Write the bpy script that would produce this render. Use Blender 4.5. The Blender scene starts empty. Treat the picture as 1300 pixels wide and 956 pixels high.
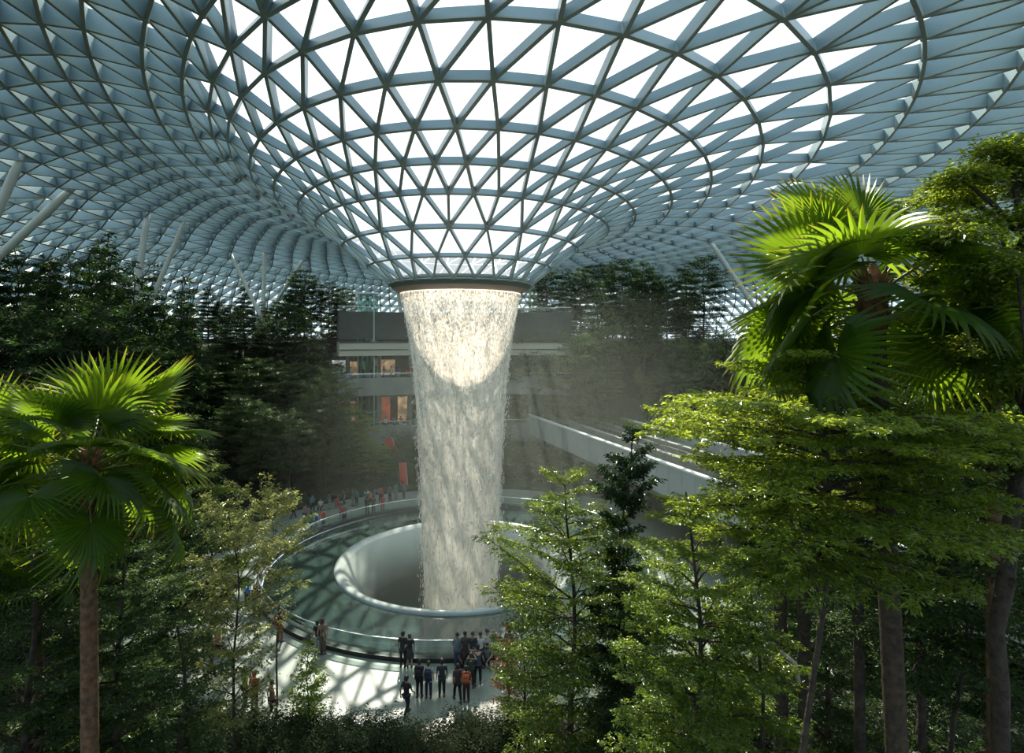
import bpy, bmesh, math, random
import numpy as np
from mathutils import Vector, Matrix
C = bpy.context.scene.collection
PI = math.pi
random.seed(7)
rng = np.random.default_rng(7)

# ------------------------------------------------------------------ camera, light, exposure
FOC = 742.0                      # focal length in pixels of the 1300 wide frame
EYE = 16.8                       # height of the eye above the plaza
CX, CY = -3.94, 45.0             # axis of the waterfall
cam_d = bpy.data.cameras.new('camera'); cam = bpy.data.objects.new('camera', cam_d); C.objects.link(cam)
cam.location = (0, 0, EYE); cam.rotation_euler = (PI/2, 0, 0)
cam_d.sensor_width = 36; cam_d.lens = 36*FOC/1300; cam_d.shift_y = -45/1300
cam_d.clip_start = 0.1; cam_d.clip_end = 600
S = bpy.context.scene; S.camera = cam
S.view_settings.view_transform = 'Standard'; S.view_settings.look = 'None'
S.view_settings.gamma = 1; S.view_settings.use_curve_mapping = False
S.view_settings.exposure = 0.12
S.cycles.max_bounces = 9; S.cycles.transparent_max_bounces = 24
S.cycles.diffuse_bounces = 3; S.cycles.glossy_bounces = 3; S.cycles.transmission_bounces = 5
S.cycles.volume_bounces = 0; S.cycles.sample_clamp_indirect = 6
S.cycles.caustics_reflective = False; S.cycles.caustics_refractive = False
S.cycles.volume_step_rate = 4; S.cycles.use_denoising = True

SUN_AZ, SUN_EL = math.radians(-10), math.radians(43)       # azimuth from +Y towards +X
sdir = Vector((math.sin(SUN_AZ)*math.cos(SUN_EL), math.cos(SUN_AZ)*math.cos(SUN_EL), math.sin(SUN_EL)))
SUN_STRENGTH = 11.0
SKY_STRENGTH = 1.9
ld = bpy.data.lights.new('sun', 'SUN'); lo = bpy.data.objects.new('sun', ld); C.objects.link(lo)
lo.rotation_euler = sdir.to_track_quat('Z', 'Y').to_euler(); lo.location = (0, 60, 80)
ld.energy = SUN_STRENGTH; ld.angle = math.radians(0.6); ld.color = (1.0, 0.90, 0.74)

W = bpy.data.worlds.new('sky'); S.world = W; W.use_nodes = True
nt = W.node_tree; nt.nodes.clear()
def N(t, **k):
    n = nt.nodes.new(t)
    for a, b in k.items(): setattr(n, a, b)
    return n
out = N('ShaderNodeOutputWorld'); bg = N('ShaderNodeBackground'); tc = N('ShaderNodeTexCoord')
dot = N('ShaderNodeVectorMath', operation='DOT_PRODUCT'); dot.inputs[1].default_value = sdir
nrm = N('ShaderNodeVectorMath', operation='NORMALIZE')
nt.links.new(tc.outputs['Generated'], nrm.inputs[0]); nt.links.new(nrm.outputs[0], dot.inputs[0])
rp = N('ShaderNodeValToRGB'); nt.links.new(dot.outputs['Value'], rp.inputs[0])
e = rp.color_ramp.elements
e[0].position = 0.0; e[0].color = (0.36, 0.50, 0.66, 1)
e[1].position = 1.0; e[1].color = (1, 1, 1, 1)
m1 = e.new(0.45); m1.color = (0.50, 0.62, 0.74, 1)
m2 = e.new(0.72); m2.color = (0.70, 0.76, 0.80, 1)
m3 = e.new(0.90); m3.color = (0.92, 0.92, 0.90, 1)
nz = N('ShaderNodeTexNoise'); nz.inputs['Scale'].default_value = 2.2; nz.inputs['Detail'].default_value = 3
nt.links.new(nrm.outputs[0], nz.inputs['Vector'])
mx = N('ShaderNodeMix', data_type='RGBA', blend_type='SCREEN'); mx.inputs['Factor'].default_value = 0.25
nt.links.new(rp.outputs[0], mx.inputs['A']); nt.links.new(nz.outputs['Fac'], mx.inputs['B'])
nt.links.new(mx.outputs['Result'], bg.inputs['Color']); bg.inputs['Strength'].default_value = SKY_STRENGTH
nt.links.new(bg.outputs[0], out.inputs[0])

# ------------------------------------------------------------------ helpers
def tag(o, label=None, cat=None, group=None, kind=None):
    if label: o['label'] = label
    if cat: o['category'] = cat
    if group: o['group'] = group
    if kind: o['kind'] = kind
    return o
def empty(name, loc=(0, 0, 0), rz=0.0):
    o = bpy.data.objects.new(name, None); C.objects.link(o); o.location = loc
    o.rotation_euler = (0, 0, rz); o.empty_display_size = .2
    return o
def link(name, me, mat=None, parent=None, smooth=None):
    o = bpy.data.objects.new(name, me); C.objects.link(o)
    if mat is not None and len(me.materials) == 0: me.materials.append(mat)
    if parent is not None: o.parent = parent
    if smooth is not None: me.polygons.foreach_set('use_smooth', [smooth]*len(me.polygons))
    return o
def np_mesh(name, v, f):
    """v (n,3), f (m,k) with constant k"""
    v = np.asarray(v, dtype=np.float32); f = np.asarray(f, dtype=np.int32)
    me = bpy.data.meshes.new(name); k = f.shape[1]
    me.vertices.add(len(v)); me.vertices.foreach_set('co', v.ravel())
    me.loops.add(f.size); me.loops.foreach_set('vertex_index', f.ravel())
    me.polygons.add(len(f)); me.polygons.foreach_set('loop_start', np.arange(0, f.size, k, dtype=np.int32))
    me.update(calc_edges=True); me.validate(); me.shade_flat()
    return me
class MB:
    def __init__(s): s.v = []; s.f = []
    def add(s, vs, fs):
        b = len(s.v); s.v += [tuple(p) for p in vs]; s.f += [tuple(b+i for i in q) for q in fs]
    def box(s, c, d, rz=0.0, bev=0.0):
        cx, cy, cz = c; hx, hy, hz = d[0]/2, d[1]/2, d[2]/2
        cr, sr = math.cos(rz), math.sin(rz)
        b = min(bev, hx*.9, hy*.9, hz*.9)
        def T(x, y, z): return (cx+x*cr-y*sr, cy+x*sr+y*cr, cz+z)
        if b <= 0:
            vs = [T(x*hx, y*hy, z*hz) for z in (-1, 1) for x, y in ((-1, -1), (1, -1), (1, 1), (-1, 1))]
            s.add(vs, [(3, 2, 1, 0), (4, 5, 6, 7), (0, 1, 5, 4), (1, 2, 6, 5), (2, 3, 7, 6), (3, 0, 4, 7)])
        else:
            L = []
            for z, i in ((-hz, b), (-hz+b, 0), (hz-b, 0), (hz, b)):
                X, Y = hx-i, hy-i; k = b*.7
                L.append([T(*p, z) for p in ((-X+k, -Y), (X-k, -Y), (X, -Y+k), (X, Y-k), (X-k, Y), (-X+k, Y), (-X, Y-k), (-X, -Y+k))])
            s.loft(L, cap=True)
    def loft(s, rings, cap=True, closed=True):
        n = len(rings[0]); vs = [p for r in rings for p in r]; fs = []
        for i in range(len(rings)-1):
            for j in range(n if closed else n-1):
                k = (j+1) % n
                fs.append((i*n+j, i*n+k, (i+1)*n+k, (i+1)*n+j))
        if cap:
            fs.append(tuple(reversed(range(n)))); fs.append(tuple(range((len(rings)-1)*n, len(rings)*n)))
        s.add(vs, fs)
    def tube(s, pts, rad, n=8, cap=True):
        pts = [Vector(p) for p in pts]
        if not hasattr(rad, '__len__'): rad = [rad]*len(pts)
        rings = []; prev = None
        for i, p in enumerate(pts):
            t = (pts[min(i+1, len(pts)-1)]-pts[max(i-1, 0)]).normalized()
            u = prev - t*prev.dot(t) if prev is not None else t.orthogonal()
            if u.length < 1e-6: u = t.orthogonal()
            u.normalize(); prev = u; w = t.cross(u)
            rings.append([p+(u*math.cos(2*PI*j/n)+w*math.sin(2*PI*j/n))*rad[i] for j in range(n)])
        s.loft(rings, cap)
    def revolve(s, prof, n=96, c=(0, 0), closed_prof=False, a0=0, a1=2*PI):
        full = abs(a1-a0-2*PI) < 1e-6; m = n if full else n+1
        vs = [(c[0]+r*math.cos(a0+(a1-a0)*i/n), c[1]+r*math.sin(a0+(a1-a0)*i/n), z) for i in range(m) for r, z in prof]
        k = len(prof); fs = []
        for i in range(n):
            i2 = (i+1) % m
            for j in range(k if closed_prof else k-1):
                j2 = (j+1) % k
                fs.append((i*k+j, i2*k+j, i2*k+j2, i*k+j2))
        s.add(vs, fs)
    def ball(s, c, r, nu=10, nv=7, sc=(1, 1, 1)):
        rings = []
        for i in range(nv+1):
            t = -PI/2+PI*(i/nv); t = max(-PI/2+.12, min(PI/2-.12, t))
            rings.append([(c[0]+sc[0]*r*math.cos(t)*math.cos(2*PI*j/nu), c[1]+sc[1]*r*math.cos(t)*math.sin(2*PI*j/nu), c[2]+sc[2]*r*math.sin(t)) for j in range(nu)])
        s.loft(rings, True)
    def mesh(s, name):
        me = bpy.data.meshes.new(name); me.from_pydata(s.v, [], s.f); me.update(); return me
    def build(s, name, mat, parent=None, smooth=False):
        return link(name, s.mesh(name), mat, parent, smooth)
def copy_tree(o, parent=None):
    c = o.copy(); C.objects.link(c); c.parent = parent
    for ch in o.children: copy_tree(ch, c)
    return c
def at(px, py, d):                       # a pixel of the photograph at depth d
    return Vector(((px-650)*d/FOC, d, EYE-(py-433)*d/FOC))
def on_floor(px, py, z=0.0):
    d = FOC*(EYE-z)/(py-433); return Vector(((px-650)*d/FOC, d, z))

# ------------------------------------------------------------------ materials
def mat(name, col, rough=.5, metal=0.0, spec=.5, noise=0.0, nscale=3.0, bump=0.0, bscale=20.0, col2=None, coat=0.0):
    m = bpy.data.materials.new(name); m.use_nodes = True
    t = m.node_tree; p = t.nodes['Principled BSDF']
    p.inputs['Roughness'].default_value = rough; p.inputs['Metallic'].default_value = metal
    p.inputs['Specular IOR Level'].default_value = spec; p.inputs['Coat Weight'].default_value = coat
    p.inputs['Base Color'].default_value = (*col, 1)
    tc = t.nodes.new('ShaderNodeTexCoord')
    if noise > 0 or col2:
        nz = t.nodes.new('ShaderNodeTexNoise'); nz.inputs['Scale'].default_value = nscale; nz.inputs['Detail'].default_value = 5
        r = t.nodes.new('ShaderNodeValToRGB')
        c2 = col2 if col2 else tuple(c*(1-noise) for c in col)
        r.color_ramp.elements[0].position = .35; r.color_ramp.elements[0].color = (*c2, 1)
        r.color_ramp.elements[1].position = .65; r.color_ramp.elements[1].color = (*col, 1)
        t.links.new(tc.outputs['Object'], nz.inputs['Vector']); t.links.new(nz.outputs['Fac'], r.inputs[0])
        t.links.new(r.outputs[0], p.inputs['Base Color'])
    if bump > 0:
        nb = t.nodes.new('ShaderNodeTexNoise'); nb.inputs['Scale'].default_value = bscale
        bp = t.nodes.new('ShaderNodeBump'); bp.inputs['Strength'].default_value = bump; bp.inputs['Distance'].default_value = .05
        t.links.new(tc.outputs['Object'], nb.inputs['Vector']); t.links.new(nb.outputs['Fac'], bp.inputs['Height'])
        t.links.new(bp.outputs[0], p.inputs['Normal'])
    return m
def leafmat(name, col, tcol, trans=.45, rough=.35, spec=.5, vary=.35, tipcol=None):
    m = bpy.data.materials.new(name); m.use_nodes = True
    t = m.node_tree; p = t.nodes['Principled BSDF']; o = t.nodes['Material Output']
    g = t.nodes.new('ShaderNodeNewGeometry'); oi = t.nodes.new('ShaderNodeObjectInfo')
    add = t.nodes.new('ShaderNodeMath'); add.operation = 'ADD'
    m1 = t.nodes.new('ShaderNodeMath'); m1.operation = 'MULTIPLY'; m1.inputs[1].default_value = .6
    m2 = t.nodes.new('ShaderNodeMath'); m2.operation = 'MULTIPLY'; m2.inputs[1].default_value = .4
    t.links.new(g.outputs['Random Per Island'], m1.inputs[0]); t.links.new(oi.outputs['Random'], m2.inputs[0])
    t.links.new(m1.outputs[0], add.inputs[0]); t.links.new(m2.outputs[0], add.inputs[1])
    def ramp(c):
        r = t.nodes.new('ShaderNodeValToRGB')
        r.color_ramp.elements[0].color = tuple(x*(1-vary) for x in c)+(1,)
        r.color_ramp.elements[1].color = (min(1, c[0]*(1+vary*1.3)), min(1, c[1]*(1+vary)), c[2]*(1+vary*.3), 1)
        t.links.new(add.outputs[0], r.inputs[0]); return r
    rc, rt = ramp(col), ramp(tcol)
    p.inputs['Roughness'].default_value = rough; p.inputs['Specular IOR Level'].default_value = spec
    t.links.new(rc.outputs[0], p.inputs['Base Color'])
    tr = t.nodes.new('ShaderNodeBsdfTranslucent'); mix = t.nodes.new('ShaderNodeMixShader'); mix.inputs[0].default_value = trans
    if tipcol:                           # fan leaves brown towards their tips
        at_ = t.nodes.new('ShaderNodeAttribute'); at_.attribute_name = 'tip'
        mm = t.nodes.new('ShaderNodeMix'); mm.data_type = 'RGBA'; mm.inputs['B'].default_value = (*tipcol, 1)
        t.links.new(at_.outputs['Fac'], mm.inputs['Factor']); t.links.new(rt.outputs[0], mm.inputs['A'])
        t.links.new(mm.outputs['Result'], tr.inputs[0])
    else:
        t.links.new(rt.outputs[0], tr.inputs[0])
    t.links.new(p.outputs[0], mix.inputs[1]); t.links.new(tr.outputs[0], mix.inputs[2]); t.links.new(mix.outputs[0], o.inputs[0])
    return m
M = {}
M['web'] = mat('painted_steel', (.31, .41, .435), .34, .0, .5, noise=.12, nscale=.6)
M['flange'] = mat('olive_steel', (.33, .37, .33), .4, .0, .5)
M['column'] = mat('column_steel', (.55, .57, .54), .45)
M['ring_metal'] = mat('bronze_ring', (.13, .15, .12), .4)
M['ring_soffit'] = mat('bronze_soffit', (.36, .25, .18), .35)
M['plaza'] = mat('terrazzo', (.25, .295, .25), .32, noise=.22, nscale=.9, spec=.5)
M['soil'] = mat('soil', (.03, .035, .018), .95, col2=(.015, .02, .01), nscale=.5)
M['curb'] = mat('dark_stone', (.025, .027, .025), .5)
M['rail'] = mat('polished_steel', (.75, .77, .75), .22, .9)
M['acrylic'] = mat('pale_acrylic', (.50, .56, .52), .12, spec=.7, noise=.2, nscale=.8)
M['concrete'] = mat('fair_concrete', (.27, .28, .25), .7, noise=.25, nscale=.8)
M['cream'] = mat('cream_panel', (.55, .51, .40), .5)
M['dark_wall'] = mat('dark_cladding', (.05, .055, .05), .5, noise=.3, nscale=1)
M['black'] = mat('black_gap', (.012, .013, .012), .6)
M['bridge'] = mat('grey_fascia', (.42, .47, .46), .45, noise=.08, nscale=1.5)
M['bridge_cap'] = mat('bridge_cap', (.82, .84, .82), .35)
M['track'] = mat('track_concrete', (.16, .15, .13), .75, noise=.3, nscale=2)
M['bark'] = mat('bark', (.075, .055, .035), .85, col2=(.03, .022, .015), nscale=6, bump=.6, bscale=15)
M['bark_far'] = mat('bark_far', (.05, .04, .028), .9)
M['palm_bark'] = mat('palm_bark', (.20, .10, .045), .8, col2=(.07, .04, .02), nscale=9, bump=.5, bscale=9)
M['palm_bark_shaded'] = mat('palm_bark_shaded', (.085, .055, .03), .85, col2=(.035, .025, .015), nscale=9, bump=.5, bscale=9)  # palm bark darkened so the colour carries the shade on the trunk
M['fibre'] = mat('palm_fibre', (.30, .13, .05), .9, col2=(.10, .05, .02), nscale=8)
M['petiole'] = mat('petiole', (.16, .20, .05), .45)
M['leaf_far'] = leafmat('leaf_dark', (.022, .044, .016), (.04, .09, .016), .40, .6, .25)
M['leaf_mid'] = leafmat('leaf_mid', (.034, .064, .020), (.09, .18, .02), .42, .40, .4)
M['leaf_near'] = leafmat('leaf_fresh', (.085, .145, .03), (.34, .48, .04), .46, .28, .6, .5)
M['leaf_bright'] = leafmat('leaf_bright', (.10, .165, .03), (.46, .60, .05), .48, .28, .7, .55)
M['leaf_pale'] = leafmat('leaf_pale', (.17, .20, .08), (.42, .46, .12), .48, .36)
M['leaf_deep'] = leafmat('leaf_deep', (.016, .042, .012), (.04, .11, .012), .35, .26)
M['leaf_red'] = leafmat('leaf_red', (.14, .07, .025), (.35, .16, .03), .45, .36)
M['fan'] = leafmat('fan_leaf', (.05, .105, .018), (.30, .48, .02), .55, .40, vary=.22, tipcol=(.55, .30, .04))

def glassmat(name, tint, gl=.06, rough=.02):
    m = bpy.data.materials.new(name); m.use_nodes = True
    t = m.node_tree; t.nodes.clear()
    o = t.nodes.new('ShaderNodeOutputMaterial'); a = t.nodes.new('ShaderNodeBsdfTransparent'); a.inputs[0].default_value = (*tint, 1)
    g = t.nodes.new('ShaderNodeBsdfGlossy'); g.inputs['Roughness'].default_value = rough
    f = t.nodes.new('ShaderNodeLayerWeight'); f.inputs[0].default_value = .25
    mu = t.nodes.new('ShaderNodeMath'); mu.operation = 'MULTIPLY_ADD'; mu.inputs[1].default_value = .5; mu.inputs[2].default_value = gl*.5
    x = t.nodes.new('ShaderNodeMixShader')
    t.links.new(f.outputs['Fresnel'], mu.inputs[0]); t.links.new(mu.outputs[0], x.inputs[0])
    t.links.new(a.outputs[0], x.inputs[1]); t.links.new(g.outputs[0], x.inputs[2]); t.links.new(x.outputs[0], o.inputs[0])
    return m
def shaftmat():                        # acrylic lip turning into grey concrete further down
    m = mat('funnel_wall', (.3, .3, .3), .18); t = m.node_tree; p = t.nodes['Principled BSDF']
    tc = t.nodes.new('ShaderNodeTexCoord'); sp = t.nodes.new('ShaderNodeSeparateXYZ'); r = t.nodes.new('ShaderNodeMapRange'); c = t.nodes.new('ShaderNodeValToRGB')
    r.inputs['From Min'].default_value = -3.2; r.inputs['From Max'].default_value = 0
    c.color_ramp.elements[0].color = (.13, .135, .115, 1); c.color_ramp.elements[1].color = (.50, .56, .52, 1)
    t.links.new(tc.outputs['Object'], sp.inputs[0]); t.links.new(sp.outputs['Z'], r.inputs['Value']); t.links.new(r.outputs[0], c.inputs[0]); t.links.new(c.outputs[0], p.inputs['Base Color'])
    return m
M['shaft'] = shaftmat()
M['roof_glass'] = glassmat('roof_glass', (.80, .86, .88))
M['rail_glass'] = glassmat('rail_glass', (.84, .92, .89), .10)
M['lift_glass'] = glassmat('lift_glass', (.70, .86, .82), .2)

def watermat():
    m = bpy.data.materials.new('pool_water'); m.use_nodes = True
    t = m.node_tree; p = t.nodes['Principled BSDF']
    p.inputs['Base Color'].default_value = (.035, .062, .054, 1); p.inputs['Roughness'].default_value = .06
    p.inputs['Specular IOR Level'].default_value = .9; p.inputs['IOR'].default_value = 1.9
    tc = t.nodes.new('ShaderNodeTexCoord'); n = t.nodes.new('ShaderNodeTexNoise'); n.inputs['Scale'].default_value = 1.6; n.inputs['Detail'].default_value = 4
    b = t.nodes.new('ShaderNodeBump'); b.inputs['Strength'].default_value = .035; b.inputs['Distance'].default_value = .04
    t.links.new(tc.outputs['Object'], n.inputs['Vector']); t.links.new(n.outputs['Fac'], b.inputs['Height']); t.links.new(b.outputs[0], p.inputs['Normal'])
    return m
M['pool'] = watermat()

# ------------------------------------------------------------------ roof: glazed steel diagrid dipping into a funnel
# each row is one ring of the grid: centre x, centre y, half width, half length, height
RT = np.array([
 (-3.94, 45, 5.3, 5.3, 21.25), (-3.94, 45, 6.85, 7.1, 22.5), (-3.8, 45, 8.7, 9.6, 23.9), (-3.5, 45, 10.6, 12.8, 25.2),
 (-3.06, 46.3, 12.2, 17.2, 25.95), (-2.5, 47.7, 14.3, 21.5, 26.7), (-1.8, 49.5, 16.2, 26.8, 27.3), (-.8, 51.8, 18.4, 31.9, 28.2),
 (.5, 54, 20.8, 36.7, 28.9), (1.9, 55.5, 23.7, 40.6, 29.5), (3.2, 56.5, 27.0, 44, 29.9), (4.5, 57, 30.6, 47.3, 30.2), (5.8, 57.5, 34.3, 51, 30.4),
 (7, 58, 38.5, 55, 30.4), (8, 58, 43.2, 59.5, 30.1), (9, 58, 48.4, 64, 29.2), (9.5, 58, 53.5, 68, 27.6), (10, 58, 58.5, 72, 24.9),
 (10, 58, 63, 76, 21), (10, 58, 66, 78.5, 17.5), (10, 58, 67.5, 80, 14)], float)
RTS = np.gradient(RT, axis=0)
def ring_at(t):
    t = min(max(t, 0), len(RT)-1.0001); i = int(t); u = t-i
    return (2*u**3-3*u*u+1)*RT[i]+(u**3-2*u*u+u)*RTS[i]+(3*u*u-2*u**3)*RT[i+1]+(u**3-u*u)*RTS[i+1]
def roof_pt(t, th):
    q = ring_at(t); return np.array([q[0]+q[2]*math.cos(th), q[1]+q[3]*math.sin(th), q[4]])
def roof_hit(px, py, dmin=0):              # the point of the roof's underside that the photograph shows at a pixel
    best = None
    for t in np.linspace(3, 19.9, 110):
        q = ring_at(t); th = np.linspace(0, 2*PI, 500)
        X, Y = q[0]+q[2]*np.cos(th), q[1]+q[3]*np.sin(th); ok = Y > max(dmin, 2)
        e2 = np.where(ok, (650+FOC*X/np.where(ok, Y, 1)-px)**2+(433-FOC*(q[4]-EYE)/np.where(ok, Y, 1)-py)**2, 1e9)
        k = int(np.argmin(e2))
        if best is None or e2[k] < best[0]: best = (e2[k], Vector((X[k], Y[k], q[4])))
    return best[1]
def build_roof():
    ts = list(range(12)); ns = [24]*3+[48]*6+[96]*3
    t = 11.0; prev = ring_at(t)
    while t < 19.95:
        t += .01; q = ring_at(min(t, 20))
        n_ = 96 if q[2] < 50 else 192
        gap = 2.35
        if .45*(math.hypot(q[2]-prev[2], q[4]-prev[4])+math.hypot(q[3]-prev[3], q[4]-prev[4]))*1.1 > gap:
            ts.append(t); ns.append(n_); prev = q
    P, Nn, ph, phases, Rt = [], [], 0.0, [], []
    for i, (t, n) in enumerate(zip(ts, ns)):
        if i and n == ns[i-1]: ph = (phases[-1]+.5) % 1.0
        elif i: ph = (2*phases[-1]) % 1.0
        phases.append(ph)
        a = 2*PI*(np.arange(n)+ph)/n
        q, q2 = ring_at(t), ring_at(min(t+.05, 19.999)); q1 = ring_at(max(t-.05, 0))
        P.append(np.stack([q[0]+q[2]*np.cos(a), q[1]+q[3]*np.sin(a), np.full(n, q[4])], 1))
        T1 = np.stack([-q[2]*np.sin(a), q[3]*np.cos(a), 0*a], 1)
        T2 = np.stack([q2[0]-q1[0]+(q2[2]-q1[2])*np.cos(a), q2[1]-q1[1]+(q2[3]-q1[3])*np.sin(a), np.full(n, q2[4]-q1[4])], 1)
        nn = np.cross(T1, T2); nn /= np.linalg.norm(nn, axis=1)[:, None]
        nn *= np.where(nn[:, 2] > 0, -1, 1)[:, None]
        Nn.append(nn); Rt.append(np.full(n, q[2]))
    off = np.cumsum([0]+ns); E, T = [], []
    for i, n in enumerate(ns):
        for k in range(n): E.append((off[i]+k, off[i]+(k+1) % n))
        if i == len(ns)-1: break
        m = ns[i+1]
        if m == n:
            d = 0 if phases[i] < .25 else 1
            for k in range(n):
                a = off[i]+k
                u0 = off[i+1]+(k+d) % n; u1 = off[i+1]+(k+d-1) % n
                E += [(a, u0), (a, u1)]
                T += [(a, off[i]+(k+1) % n, u0), (a, u0, u1)]
        else:
            sh = int(round(2*phases[i]-phases[i+1]))
            for k in range(n):
                a = off[i]+k; c = 2*k+sh
                u = [off[i+1]+(c+q) % m for q in (-1, 0, 1)]
                E += [(a, u[0]), (a, u[1]), (a, u[2])]
                T += [(a, u[1], u[0]), (a, u[2], u[1]), (a, off[i]+(k+1) % n, u[2])]
    P = np.concatenate(P); Nn = np.concatenate(Nn); E = np.array(E); Rt = np.concatenate(Rt)
    T = np.array(T)
    a, b = P[E[:, 0]], P[E[:, 1]]; na, nb = Nn[E[:, 0]], Nn[E[:, 1]]; ra = Rt[E[:, 0]]
    d = b-a; d /= np.linalg.norm(d, axis=1)[:, None]; nm = na+nb; nm /= np.linalg.norm(nm, axis=1)[:, None]
    s = np.cross(d, nm); s /= np.linalg.norm(s, axis=1)[:, None]
    def prism(w, z0, z1):
        w = np.broadcast_to(w, (len(a),))[:, None]/2; z0 = np.broadcast_to(z0, (len(a),))[:, None]; z1 = np.broadcast_to(z1, (len(a),))[:, None]
        V = np.stack([a+s*w+na*z0, a-s*w+na*z0, a-s*w+na*z1, a+s*w+na*z1, b+s*w+nb*z0, b-s*w+nb*z0, b-s*w+nb*z1, b+s*w+nb*z1], 1).reshape(-1, 3)
        q = np.array([(0, 1, 5, 4), (1, 2, 6, 5), (2, 3, 7, 6), (3, 0, 4, 7)])
        F = (np.arange(len(a))[:, None, None]*8+q[None]).reshape(-1, 4)
        return V, F
    DR, DD = [5, 10, 16, 21, 26, 40, 60], [.22, .28, .38, .54, .80, .95, .62]
    depth = np.interp(ra, DR, DD)
    wid = np.interp(ra, [5, 10, 25], [.10, .13, .12])
    root = empty('ceiling', (0, 0, 0)); tag(root, 'glazed steel triangle-grid dome roof dipping into a funnel over the waterfall', 'roof', kind='structure')
    V, F = prism(wid, -.02, depth); link('steel_web', np_mesh('steel_web', V, F), M['web'], root)
    V, F = prism(wid+.04, depth, depth+.06); link('bottom_flange', np_mesh('bottom_flange', V, F), M['flange'], root)
    mb = MB()
    for p, n_, r_ in zip(P, Nn, Rt):
        if r_ > 27: continue
        dd = float(np.interp(r_, DR, DD))
        mb.tube([Vector(p)+Vector(n_)*(-.02), Vector(p)+Vector(n_)*dd, Vector(p)+Vector(n_)*(dd+.07)], [.11, .16, .14], 8)
    mb.build('node', M['flange'], root)
    link('glass_panes', np_mesh('glass_panes', P-Nn*.05, T), M['roof_glass'], root)
build_roof()

# ring at the mouth of the funnel
def build_ring():
    root = empty('oculus_ring', (CX, CY, 20.3)); tag(root, 'dark bronze ring the waterfall pours from, at the tip of the glass funnel', 'ring')
    z0 = -20.3
    m = MB(); m.revolve([(5.25, 21.35+z0), (5.42, 21.25+z0), (5.42, 20.95+z0), (5.15, 20.72+z0)], 128); m.build('rim', M['ring_metal'], root, True)
    m = MB(); m.revolve([(5.15, 20.72+z0), (4.72, 20.42+z0), (4.62, 20.40+z0), (4.62, 20.5+z0), (4.9, 21.1+z0)], 128); m.build('soffit', M['ring_soffit'], root, True)
    m = MB(); m.revolve([(4.9, 21.1+z0), (4.75, 21.3+z0), (5.25, 21.42+z0), (5.25, 21.35+z0)], 128); m.build('gutter', M['flange'], root, True)
    return root
build_ring()

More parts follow.
